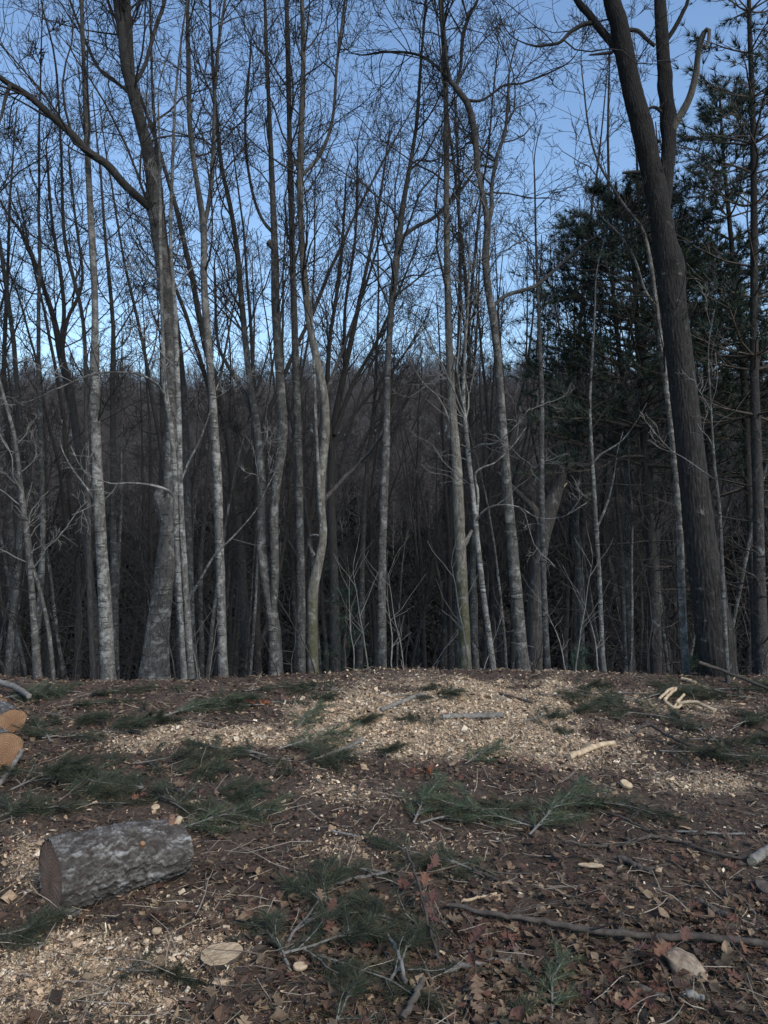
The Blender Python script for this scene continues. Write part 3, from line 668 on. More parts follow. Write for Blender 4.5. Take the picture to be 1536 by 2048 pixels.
def plant(pr, x, y, s, rng, label, group):
    o = link(pr['name'], None, loc=(x, y, gz(x, y)), label=label, cat='tree', group=group)
    o.rotation_euler = (rng.normal(0, .03), rng.normal(0, .03), rng.uniform(0, 6.28)); o.scale = (s, s, s*rng.uniform(.9, 1.12)); o.empty_display_size = .2
    link('trunk', pr['trunk'], pr['mat'], o); link('crown', pr['crown'], pr['twig'], o)
rng = np.random.default_rng(81); placed = []
def scatter(n, protos, y0, y1, power, gap, smin, smax, label, group, tall=False):
    k = tries = 0
    while k < n and tries < 6000:
        tries += 1
        y = y0+(y1-y0)*rng.random()**power; x = rng.uniform(-1, 1)*(y*.56+1.0)
        if any((x-a)**2+(y-b_)**2 < gap*gap for a, b_ in placed): continue
        placed.append((x, y)); k += 1
        sc_ = rng.uniform(smin, smax)
        if tall: sc_ = min(max((rng.uniform(5.5, 13.5)-gz(x, y))/15.0, .8), 1.8)       # trees down in the ravine grow tall to reach the light
        plant(protos[rng.integers(len(protos))], x, y, sc_, rng, label, group)
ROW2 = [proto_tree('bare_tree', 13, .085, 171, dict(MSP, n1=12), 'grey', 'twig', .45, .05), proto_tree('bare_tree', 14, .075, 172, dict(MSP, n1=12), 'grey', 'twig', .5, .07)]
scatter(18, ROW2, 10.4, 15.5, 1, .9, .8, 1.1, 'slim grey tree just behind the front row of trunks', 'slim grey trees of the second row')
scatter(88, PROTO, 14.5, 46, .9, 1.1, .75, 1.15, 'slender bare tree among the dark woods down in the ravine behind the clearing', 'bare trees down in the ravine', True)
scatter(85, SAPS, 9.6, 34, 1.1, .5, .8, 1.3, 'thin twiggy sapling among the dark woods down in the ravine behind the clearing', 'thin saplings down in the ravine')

rr_ = np.random.default_rng(85); SHOOT = []
for k in range(4):
    t_ = Soup(); hh_ = rr_.uniform(.9, 1.7)
    a_, b_ = grow(np.array([[0, 0, -.1]]), np.array([[rr_.normal(0, .2), rr_.normal(0, .2), 1.0]]), np.array([hh_]), np.array([.008]), .002, 12, .08, .02, rr_); t_.tube(a_, b_, 5)
    p_, d_, q_, w_, _ = sprout(a_, b_, 7, .3, 1, 25, 60, rr_); c_, e_ = grow(p_, d_, rr_.uniform(.15, .5, 7), np.full(7, .003), .0015, 6, .15, .04, rr_); t_.tube(c_, e_, 3)
    SHOOT.append(t_.mesh('shoot')); SHOOT[-1].materials.append(M['twigpale' if k % 2 else 'twig'])
for k in range(30):
    x_ = rr_.uniform(-4.3, 4.6); y_ = rr_.uniform(7.3, 8.6)
    o = link('bare_shoot', SHOOT[k % 4], None, None, (x_, y_, gz(x_, y_)), 'thin bare shoot standing along the rim at the edge of the woods', 'shoot', 'bare shoots along the rim')
    o.rotation_euler = (0, 0, rr_.uniform(0, 6.28)); z_ = rr_.uniform(.7, 1.4); o.scale = (z_, z_, z_)

# ------------------------------------------------------------------ far hillside wood and the thicket below it, added dark to imitate valley shade: two masses
def instanced(name, pts, protos, smin, smax, label, cat, seed):
    """one object: points carrying copies of the prototype meshes"""
    col = bpy.data.collections.new(name+'_kinds')
    for k, (me, mat) in enumerate(protos):
        me.materials.append(mat); col.objects.link(bpy.data.objects.new(name+'_kind', me))
    me = bpy.data.meshes.new(name); me.vertices.add(len(pts)); me.vertices.foreach_set('co', np.ascontiguousarray(pts, np.float32).ravel()); me.update()
    o = link(name, me, None, label=label, cat=cat, kind='stuff')
    ng = bpy.data.node_groups.new(name, 'GeometryNodeTree')
    ng.interface.new_socket('Geometry', in_out='INPUT', socket_type='NodeSocketGeometry'); ng.interface.new_socket('Geometry', in_out='OUTPUT', socket_type='NodeSocketGeometry')
    n = ng.nodes; gi = n.new('NodeGroupInput'); go = n.new('NodeGroupOutput'); ip = n.new('GeometryNodeInstanceOnPoints'); ci = n.new('GeometryNodeCollectionInfo')
    ci.inputs['Collection'].default_value = col; ci.inputs['Separate Children'].default_value = True; ci.inputs['Reset Children'].default_value = True
    rv = n.new('FunctionNodeRandomValue'); rv.data_type = 'FLOAT_VECTOR'; rv.inputs[0].default_value = (-.05, -.05, 0); rv.inputs[1].default_value = (.05, .05, 6.283); rv.inputs['Seed'].default_value = seed
    rs = n.new('FunctionNodeRandomValue'); rs.data_type = 'FLOAT'; rs.inputs[2].default_value = smin; rs.inputs[3].default_value = smax; rs.inputs['Seed'].default_value = seed+1
    ri = n.new('FunctionNodeRandomValue'); ri.data_type = 'INT'; ri.inputs[4].default_value = 0; ri.inputs[5].default_value = len(protos)-1; ri.inputs['Seed'].default_value = seed+2
    L = ng.links.new
    L(gi.outputs[0], ip.inputs['Points']); L(ci.outputs[0], ip.inputs['Instance']); ip.inputs['Pick Instance'].default_value = True
    L(ri.outputs[2], ip.inputs['Instance Index']); L(rv.outputs[0], ip.inputs['Rotation']); L(rs.outputs[1], ip.inputs['Scale']); L(ip.outputs[0], go.inputs[0])
    md = o.modifiers.new('scatter', 'NODES'); md.node_group = ng
    return o
rng = np.random.default_rng(91)
def far_tree(seed):
    r = np.random.default_rng(seed); H = r.uniform(10, 14); q = Soup()
    tp, tr = grow(np.array([[0, 0, -.4]]), np.array([[r.normal(0, .08), r.normal(0, .08), 1.0]]), np.array([H]), np.array([.09]), .012, 9, .07, .02, r); q.tube(tp, tr, 5)
    p, d, t, rr, ix = sprout(tp, tr, 20, .22, 1, 28, 62, r); L1 = H*r.uniform(.14, .32, 20)*(1.25-.75*t)
    b1, r1 = grow(p, d, L1, np.minimum(rr*.5, .03), .012, 6, .2, .10, r, .04); q.tube(b1, r1, 3)
    p, d, t, rr, ix = sprout(b1, r1, 6, .12, 1, 25, 65, r); L2 = L1[ix]*r.uniform(.3, .6, len(p))
    b2, r2 = grow(p, d, L2, np.full(len(p), .013), .009, 5, .22, .10, r, .04); q.tube(b2, r2, 3)
    p, d, t, rr, ix = sprout(b2, r2, 4, .15, 1, 25, 65, r)
    b3, r3 = grow(p, d, L2[ix]*r.uniform(.35, .7, len(p)), np.full(len(p), .010), .006, 4, .22, .10, r); q.tube(b3, r3, 3)
    return q.mesh('far_tree'), M['hilltwig']
N = 2300; y = 66+72*rng.random(N)**.7; x = rng.uniform(-1, 1, N)*(y*.58+6)
instanced('hillside_forest', np.stack([x, y, ground_z(x, y)], 1), [far_tree(900+k) for k in range(6)], .7, 1.15, 'far bare winter wood covering the hillside beyond the ravine', 'forest', 5)
def shade_shrub(seed):  # added undergrowth, leaves coloured near-black to stand in for valley shade
    r = np.random.default_rng(seed); q = Soup(); m = 34; a = r.uniform(0, 6.28, m)
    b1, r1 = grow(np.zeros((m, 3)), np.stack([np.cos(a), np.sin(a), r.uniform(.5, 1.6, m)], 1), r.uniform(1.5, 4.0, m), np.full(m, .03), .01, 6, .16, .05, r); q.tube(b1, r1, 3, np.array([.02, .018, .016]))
    p, d, t, rr, ix = sprout(b1, r1, 34, .25, 1, 20, 80, r); n = len(p)
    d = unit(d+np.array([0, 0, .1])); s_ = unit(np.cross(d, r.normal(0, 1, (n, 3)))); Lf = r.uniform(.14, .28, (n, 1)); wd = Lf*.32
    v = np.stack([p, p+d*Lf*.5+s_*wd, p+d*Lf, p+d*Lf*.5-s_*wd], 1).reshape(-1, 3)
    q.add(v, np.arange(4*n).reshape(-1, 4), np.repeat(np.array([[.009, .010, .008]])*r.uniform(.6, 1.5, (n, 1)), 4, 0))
    return q.mesh('shade_shrub', False, True), M['shade_thicket']
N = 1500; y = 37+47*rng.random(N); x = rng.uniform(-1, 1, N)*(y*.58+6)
instanced('ravine_shade_thicket', np.stack([x, y, ground_z(x, y)-.2], 1), [shade_shrub(950+k) for k in range(4)], .8, 1.3, 'added near-black undergrowth filling the bottom of the ravine', 'undergrowth', 9)

# ------------------------------------------------------------------ things lying in the clearing
def axis_rot(a, b_):
    """local +X from a to b_"""
    v = Vector([float(t) for t in (np.asarray(b_)-np.asarray(a))]); return v.to_track_quat('X', 'Z').to_euler()
def disc(r, n, seed, x=0, flip=False, dome=.004):
    rng = np.random.default_rng(seed); a = np.arange(n)*2*np.pi/n
    rings = [0.35, .7, 1.0]; v = [[x+dome*(-1 if flip else 1), 0, 0]]
    wob = r if np.ndim(r) else np.full(n, r)
    for q in rings:
        for k in range(n): v.append([x+rng.normal(0, .0015), wob[k]*q*math.cos(a[k]), wob[k]*q*math.sin(a[k])])
    f3 = [[0, 1+k, 1+(k+1) % n] for k in range(n)]; f4 = []
    for j in range(2):
        for k in range(n): f4.append([1+j*n+k, 1+(j+1)*n+k, 1+(j+1)*n+(k+1) % n, 1+j*n+(k+1) % n])
    f3 = np.array(f3); f4 = np.array(f4)
    if flip: f3 = f3[:, ::-1]; f4 = f4[:, ::-1]
    return mesh_np('cut_face', np.array(v, float), [f3, f4])
def log(label, a, b_, ra, rb, seed, cut, plates=300, S=150, K=100, depth=.020, group=None, name='log'):
    """a to b_: axis ends (world); bark of raised plates with dark furrows, two sawn faces"""
    rng = np.random.default_rng(seed); L = float(np.linalg.norm(np.asarray(b_)-np.asarray(a)))
    root = link(name, None, loc=a, label=label, cat='log', group=group); root.rotation_euler = axis_rot(a, b_); root.empty_display_size = .1
    u = np.linspace(0, L, K); th = np.arange(S)*2*np.pi/S; r = ra+(rb-ra)*u/L
    c = np.stack([rng.uniform(-.02, L+.02, plates), rng.uniform(0, 2*np.pi, plates)], 1)
    U, T = np.meshgrid(u, th, indexing='ij'); flat = np.stack([U.ravel(), T.ravel()], 1)
    du = (flat[:, :1]-c[None, :, 0])/4.5
    wa = np.sin(flat[:, :1]*61+flat[:, 1:]*5)+np.sin(flat[:, :1]*33-flat[:, 1:]*11+2)+.7*np.sin(flat[:, :1]*117+flat[:, 1:]*23)
    du = du+.003*wa
    dt = (flat[:, 1:]+.05*np.sin(flat[:, :1]*75+flat[:, 1:]*7)+.03*np.sin(flat[:, :1]*160)-c[None, :, 1]+np.pi) % (2*np.pi)-np.pi
    ds = np.sqrt(du**2+(dt*(ra+rb)/2)**2); ds.partition(1, axis=1)
    e = (ds[:, 1]-ds[:, 0]).reshape(K, S); e = np.clip(e/.009, 0, 1)
    hcell = rng.uniform(.2, 1, plates)
    near = np.argmin(np.sqrt(du**2+(dt*(ra+rb)/2)**2), axis=1).reshape(K, S)
    rr = r[:, None]+depth*(e**.6*hcell[near]-.6)+.004*np.sin(3*T+U*9)+.008*np.sin(2*T-U*11+1)+.005*np.cos(T-U*7)+.003*np.sin(5*T+U*22)+rng.normal(0, .0012, (K, S))
    v = np.stack([U, rr*np.cos(T), rr*np.sin(T)], -1).reshape(-1, 3)
    i = np.arange(K*S).reshape(K, S); j = np.roll(i, -1, 1)
    f = np.stack([i[:-1], j[:-1], j[1:], i[1:]], -1).reshape(-1, 4)
    col = np.clip(.05+1.25*e*(.4+.6*hcell[near]), 0, 1).reshape(-1, 1)*np.ones((1, 3))
    link('bark', mesh_np('bark', v, [f], True, col), M['logbark'], root)
    w0 = rr[0]-.004; w1 = rr[-1]-.004
    link('cut_face', disc(w0, S, seed, .004, True), cut, root); link('cut_face', disc(w1, S, seed+1, L-.004), cut, root)
    return root, L
# the big log in front
la, lb = G(122, 1836), G(366, 1762)
la = la+np.array([-.065, .05, .125]); lb = lb+np.array([-.04, .09, .112])
big, LL = log('thick grey scaly-barked log lying at the left front with its dark sawn end showing', la, lb, .152, .126, 101, M['cutdark'])
def knob(parent, loc, r, h, seed, mat, name='knot'):
    rng = np.random.default_rng(seed); s = Soup(); n = 6
    pts = np.stack([np.linspace(-.02, h, n)*loc[3], np.linspace(-.02, h, n)*loc[4], np.linspace(-.02, h, n)*loc[5]], 1)+np.array(loc[:3])
    rough_tube(s, pts, np.array([r*1.5, r*1.3, r, r*.95, r*.9, r*.7]), 9, rng, .12); link(name, s.mesh(name), mat, parent)
knob(big, (LL*.60, -.10, .092, .1, -.75, .65), .013, .016, 7, M['cutorange'], 'branch_stub')
knob(big, (LL*.96, -.02, .118, .3, -.3, .9), .015, .022, 8, M['peeled'], 'branch_stub')
knob(big, (LL*.9, -.02, .125, .1, -.2, .95), .018, .03, 9, M['cutdark'], 'knot')
# logs at the left edge
def edge_log(label, px, py, dia_px, seed, ang, length=.9):
    g = G(px, py+dia_px/2); d = g[1]; r = dia_px/2/FPX*d
    a = np.array([g[0], d, g[2]+r*.95]); b_ = a+np.array([math.cos(ang), math.sin(ang), 0])*length; b_[2] = gz(b_[0], b_[1])+r*.9
    log(label, a, b_, r, r*.92, seed, M['cutorange'], 60, 56, 30, .006, group='sawn logs piled at the left edge')
edge_log('sawn log at the left edge with the larger orange cut end', 8, 1500, 80, 111, math.radians(148))
edge_log('sawn log at the left edge with the smaller orange cut end behind the larger', 28, 1440, 52, 112, math.radians(140))
edge_log('pale thin log end lying topmost and farthest at the left edge', 4, 1404, 26, 113, math.radians(150))

def stick(label, pix, w, mat, seed, lift=.012, name='stick', cut=None, twigs=0, zs=None, S=8, cat='stick'):
    """pix: places of the stick on the ground"""
    rng = np.random.default_rng(seed)
    p = np.stack([G(a, b_) for a, b_ in pix]); ws = np.linspace(w[0], w[1], len(p))
    r = ws/2/FPX*p[:, 1]; p[:, 2] += r*.7+lift
    if zs is not None: p[:, 2] += np.array(zs)
    q = catmull(np.hstack([p, r[:, None]]), max(10, 6*len(p))); base = q[0, :3].copy()
    pts = q[:, :3]-base; pts[1:-1] += rng.normal(0, .0022, (len(pts)-2, 3)); rad = np.maximum(q[:, 3], .0015)
    s = Soup(); rough_tube(s, pts, rad, S, rng, .12)
    ends = cut is not None or twigs
    if not ends:
        return link(name, s.mesh(name), M[mat], None, base, label, cat)
    root = link(name, None, None, None, base, label, cat); root.empty_display_size = .05
    link('shaft', s.mesh('shaft'), M[mat], root)
    if cut is not None:
        for e, k in ((0, 1), (-1, -2)):
            ax = unit(pts[e]-pts[k]); u = unit(np.cross(ax, [0.1, .2, 1])); vv = np.cross(ax, u); n = 12; a = np.arange(n)*2*np.pi/n
            ring = pts[e]+ax*.0025+(u*np.cos(a)[:, None]+vv*np.sin(a)[:, None])*rad[e]*.93
            link('cut_face', mesh_np('cut_face', np.vstack([ring, [pts[e]+ax*.004]]), [np.array([[j, (j+1) % n, n] for j in range(n)])]), M[cut], root)
    if twigs:
        t = Soup(); a, d, tt, rr, _ = sprout(pts[None], rad[None], twigs, .15, .95, 25, 60, rng); d[:, 2] = np.abs(d[:, 2])*.5
        a1, b1 = grow(a, d, rng.uniform(.08, .3, len(a)), np.minimum(rr*.6, .005), .0015, 6, .15, 0, rng); t.tube(a1, b1, 4)
        link('twigs', t.mesh('twigs'), M[mat], root)
    return root
stick('short barked round of wood lying across the pale chip mound', [(884,1440),(945,1439),(1006,1437)], (11,12), 'greystick', 201, cut='peeled', name='branch_piece')
stick('pale peeled stick lying slantwise below the chip mound at right', [(1138,1521),(1168,1510),(1196,1498),(1228,1492)], (13,10), 'peeled', 202, cut='peeled', name='branch_piece')
stick('long dark branch running to the right edge above the pale stone', [(900,1828),(990,1848),(1080,1862),(1180,1880),(1300,1893),(1420,1896),(1545,1912)], (9,15), 'stick', 203, lift=.03, twigs=6, name='fallen_branch', cat='branch')
stick('long thin dark branch curving across the litter toward the cut stick at right edge', [(1130,1690),(1220,1700),(1300,1680),(1360,1692),(1430,1715),(1500,1728)], (6,7), 'stick', 204, name='fallen_branch', cat='branch', twigs=5)
stick('thick cut stick entering at the right edge, pale sawn end toward us', [(1504,1736),(1530,1716),(1570,1690)], (20,20), 'greystick', 205, cut='peeled', name='branch_piece')
stick('short stout dark stick in the litter near the right edge', [(1396,1812),(1425,1828),(1456,1842)], (13,12), 'stick', 206, cut='stick', name='branch_piece')
stick('slim upright-looking dead twig rising out of the front leaves, centre', [(812,1772),(838,1830),(862,1900),(885,1945)], (5,8), 'stick', 207, zs=[.14,.10,.04,0], twigs=5)
stick('pale debarked stick lying in front leaves right of centre', [(888,1952),(940,1940),(1022,1926)], (8,13), 'greystick', 208, cut='peeled')
stick('lichen-spotted pale twig standing in the front leaves at centre', [(775,1905),(795,1940),(812,1985)], (6,9), 'greystick', 209, zs=[.05,.05,.02])
stick('forked grey stick in front of the long dark branch', [(1282,1990),(1310,2002),(1338,2015)], (17,15), 'stick', 210, cut='stick')
stick('pale barkless stub near the bottom right corner', [(1366,1998),(1388,2003),(1408,2009)], (15,13), 'greystick', 211, cut='peeled')
stick('grey branch with rough bark at the bottom edge left of centre', [(805,2060),(825,2030),(845,2000)], (13,11), 'stick', 212, zs=[.02,.03,.05])
stick('dark bent branch crossing the right side of the chips', [(1262,1476),(1298,1470),(1340,1488),(1395,1505),(1445,1512)], (7,6), 'stick', 213, zs=[.02,.05,.03,.01,0], twigs=4, name='fallen_branch', cat='branch')
stick('twisted bleached stick forming a loop on the right slope', [(1318,1410),(1340,1398),(1352,1396),(1330,1412),(1352,1424),(1375,1416),(1432,1430)], (6,6), 'peeled', 214, zs=[.03,.06,.06,.03,.01,.03,.02])
stick('second bleached stick bending below the looped one on the right slope', [(1345,1424),(1368,1406),(1354,1418),(1390,1421),(1428,1431)], (5,6), 'peeled', 215, zs=[.01,.05,.03,.05,.02])
stick('pale stick slanting over the boughs on the chip mound', [(762,1426),(800,1410),(846,1394)], (8,9), 'greystick', 216)
stick('grey stick slanting below the chip mound, left of centre', [(640,1520),(690,1502),(728,1485)], (6,7), 'greystick', 217, twigs=3)
stick('thin pale stick resting on the green boughs at upper left', [(302,1437),(340,1434),(380,1416)], (5,6), 'greystick', 218)
stick('short white splintered stick left of the big log among dark boughs', [(148,1574),(160,1562),(172,1550)], (9,11), 'greystick', 219)
stick('grey curved branch leaning at the left edge below the sawn logs', [(-6,1582),(18,1560),(46,1528)], (11,10), 'greystick', 220, zs=[0,.03,.06], name='fallen_branch', cat='branch')
stick('grey branch end sticking out above the sawn logs at left edge', [(-4,1388),(30,1396),(58,1408)], (13,10), 'greystick', 221, zs=[.08,.07,.05], name='fallen_branch', cat='branch')
stick('slim dark stick left of the pale wood flake, right of centre', [(925,1738),(955,1752),(996,1768)], (8,7), 'stick', 222)
stick('thick dark branch piece on bare soil at right', [(1238,1722),(1262,1734),(1302,1752)], (11,12), 'stick', 223, twigs=2)
stick('dark twig lying between two green boughs right of centre', [(1028,1642),(1060,1655),(1096,1666)], (8,8), 'stick', 224)
stick('pale straight stick at the right on dark litter', [(1352,1668),(1410,1672),(1490,1674)], (6,5), 'greystick', 225)
stick('thin grey stick just under the chip patch at center, pointing right', [(660,1668),(690,1674),(722,1680)], (5,4), 'greystick', 226)
stick('thin stick pair end arching right of the big log', [(534,1656),(565,1648),(592,1632),(596,1612)], (5,5), 'stick', 227)
stick('pale slender stick pointing at the front bough from the right', [(660,1778),(720,1762),(780,1752)], (6,6), 'greystick', 228)
stick('pale split sliver in front of the long dark branch start', [(918,1812),(955,1804),(992,1794)], (6,5), 'peeled', 229)
stick('dark branch against the rim at right, slanting down below the great trunk', [(1398,1372),(1450,1378),(1540,1392)], (7,6), 'stick', 230, zs=[.2,.14,.04], name='fallen_branch', cat='branch')
stick('curved dark branch amid litter under the peeled stick', [(1150,1610),(1190,1625),(1240,1640),(1290,1662),(1315,1672)], (6,5), 'stick', 231, twigs=4, name='fallen_branch', cat='branch')
stick('pale tan stick on the rim at right among boughs', [(1362,1362),(1376,1366),(1392,1371)], (8,8), 'peeled', 232)
stick('thin stick crossing the upper chips right of the short round', [(1000,1392),(1030,1400),(1065,1410)], (5,5), 'stick', 233)
stick('thin bent twig lying on the lower right soil by the stone', [(1462,1796),(1490,1812),(1512,1836)], (4,4), 'greystick', 234)

# flakes and slabs of wood, the stone
def flake(label, px, py, wpx, hpx, mat, seed, yaw=0, tilt=.15, thick=.02, name='wood_slab', cat='wood slab', bark_rim=True):
    rng = np.random.default_rng(seed); g = G(px, py); d = g[1]; a = wpx/2/FPX*d; b_ = a*hpx/wpx
    n = 28; th = np.arange(n)*2*np.pi/n; q = 1+.06*np.sin(2*th+rng.uniform(0, 6))+.05*np.sin(3*th+rng.uniform(0, 6))+rng.normal(0, .015, n)
    o = np.stack([a*q*np.cos(th), b_*q*np.sin(th)], 1)
    root = link(name, None, None, None, g+np.array([0, 0, .02]), label, cat); root.rotation_euler = (tilt, rng.normal(0, .06), yaw); root.empty_display_size = .04
    zt = thick/2+rng.normal(0, .0012, n)
    top = np.hstack([o*.97, zt[:, None]]); mid = np.hstack([o*.5, zt[:, None]*1.1]); c = [[0, 0, thick*.5]]
    v = np.vstack([top, mid, c]); k = np.arange(n); k2 = (k+1) % n
    link('cut_face', mesh_np('cut_face', v, [np.stack([k, k2, n+k2, n+k], 1), np.stack([n+k, n+k2, np.full(n, 2*n)], 1)]), M[mat], root)
    side = np.vstack([np.hstack([o, (zt+.001)[:, None]]), np.hstack([o*1.03, np.zeros((n, 1))]), np.hstack([o*.93, np.full((n, 1), -thick/2)]), [[0, 0, -thick/2]]])
    f = np.concatenate([np.stack([n+k, n+k2, k2, k], 1), np.stack([2*n+k, 2*n+k2, n+k2, n+k], 1)])
    link('bark_edge', mesh_np('bark_edge', side, [f, np.stack([2*n+k2, 2*n+k, np.full(n, 3*n)], 1)]), M['stick' if bark_rim else mat], root)
flake('pale oval sawn slab lying on the litter in front of the big log', 443, 1925, 82, 58, 'slab', 301, .35, .25, .032)
flake('small leaf-shaped pale flake of wood behind the big log', 386, 1618, 34, 26, 'peeled', 302, .1, .3, .008, bark_rim=False)
flake('small pale flake just left of the leaf-shaped flake behind the big log', 311, 1622, 16, 16, 'peeled', 303, .4, .3, .008, bark_rim=False)
flake('pale chip block near the pale oval slab, above it to the left', 314, 1873, 20, 13, 'peeled', 304, .8, .3, .012, bark_rim=False)
flake('thin pale flake alone on brown soil right of centre', 1182, 1740, 52, 12, 'peeled', 305, -.2, .12, .008, bark_rim=False)
flake('white chip under the front twigs at centre', 600, 1945, 28, 20, 'peeled', 306, .2, .2, .01, bark_rim=False)
flake('yellowish wood block by the twin green boughs at right', 1252, 1576, 26, 22, 'peeled', 307, .6, .5, .02, bark_rim=False)
flake('flat tan bark slab at the right edge beside the dark soil', 1530, 1785, 34, 40, 'stick', 308, .3, .3, .02)
def rock(label, px, py, wpx, hpx, seed, mat='rock'):
    import bmesh
    rng = np.random.default_rng(seed); g = G(px, py); d = g[1]; bm = bmesh.new(); bmesh.ops.create_icosphere(bm, subdivisions=4, radius=1)
    planes = [(unit(rng.normal(0, 1, 3)), rng.uniform(.5, .82)) for _ in range(13)]
    for v in bm.verts:
        c = np.array(v.co)
        for n, h in planes:
            e = c@n
            if e > h: c = c-n*(e-h)*.93
        c = c*(1+.02*math.sin(9*c[0]+4*c[1])+.015*math.sin(17*c[2]+11*c[0]))
        v.co = c*np.array([wpx/2, wpx*.34, hpx*.5])/FPX*d
    me = bpy.data.meshes.new('stone'); bm.to_mesh(me); bm.free()
    for p in me.polygons: p.use_smooth = True
    o = link('stone', me, M[mat], None, g+np.array([0, .02, hpx*.20/FPX*d]), label, 'stone'); o.rotation_euler = (0, .22, -.35)
rock('pale angular stone lying in red leaves at the lower right', 1368, 1950, 100, 62, 401)
rock('small grey stone on the right slope near the rim', 1412, 1380, 22, 16, 402)
rock('small whitish stone on the brown soil right of centre above the long branch', 1086, 1826, 26, 14, 403)

# cut pine boughs
def bough_proto(seed, L, nshoot, cols, droop=.0):
    rng = np.random.default_rng(seed)
    st, sr = grow(np.array([[0, 0, .02]]), np.array([[1, 0, .12]]), np.array([L]), np.array([.009]), .003, 10, .08, -.02, rng)
    s = Soup(); s.tube(st, sr, 6)
    p, d, t, r, _ = sprout(st, sr, nshoot, .12, .98, 30, 60, rng); d[:, 2] = d[:, 2]*.45+.12
    l2 = L*rng.uniform(.2, .5, nshoot)*(1.2-.7*t)
    b, br = grow(p, d, l2, np.full(nshoot, .005), .002, 7, .12, -.03, rng); s.tube(b, br, 4)
    b[:, :, 2] = np.maximum(b[:, :, 2], .0)
    n = Soup()
    for k in range(1, 7):
        tufts(n, b[:, k], unit(b[:, k]-b[:, k-1]), rng, 26, .10, .0030, .6, cols)
    for k in range(3, 10):
        tufts(n, st[:, k], unit(st[:, k]-st[:, k-1]), rng, 22, .10, .0030, .6, cols)
    # a few bare twiglets
    return s.mesh('stem'), n.mesh('needles', False, True)
BC = np.array([[.036, .044, .026], [.046, .054, .030], [.028, .036, .024], [.058, .058, .032]])
BOUGH = [bough_proto(501, .62, 12, BC), bough_proto(502, .75, 15, BC*1.1), bough_proto(503, .5, 10, BC*.9), bough_proto(504, .68, 13, np.array([[.06, .08, .04], [.05, .075, .045], [.075, .085, .045]])), bough_proto(505, .45, 9, BC)]
rb = np.random.default_rng(510)
def bough(label, px, py, k, yaw, s=1.0, lift=0.0, tilt=0.0):
    s = s*.84; g = G(px, py); L = .3*s
    pos = g-np.array([math.cos(yaw), math.sin(yaw), 0])*L
    pos[2] = gz(pos[0], pos[1])+.01+lift
    e = np.array([math.cos(yaw), math.sin(yaw), 0])*.6*s+pos; slope = (gz(e[0], e[1])-gz(pos[0], pos[1]))/(.6*s)
    o = link('pine_bough', None, None, None, pos, label, 'pine bough', 'cut pine boughs strewn over the clearing')
    o.rotation_euler = (rb.normal(0, .15), -math.atan(slope)-tilt, yaw); o.scale = (s, s, s*.62); o.empty_display_size = .08
    st, nd = BOUGH[k]; link('stem', st, M['greystick'], o); link('needles', nd, M['needle'], o)
R = math.radians
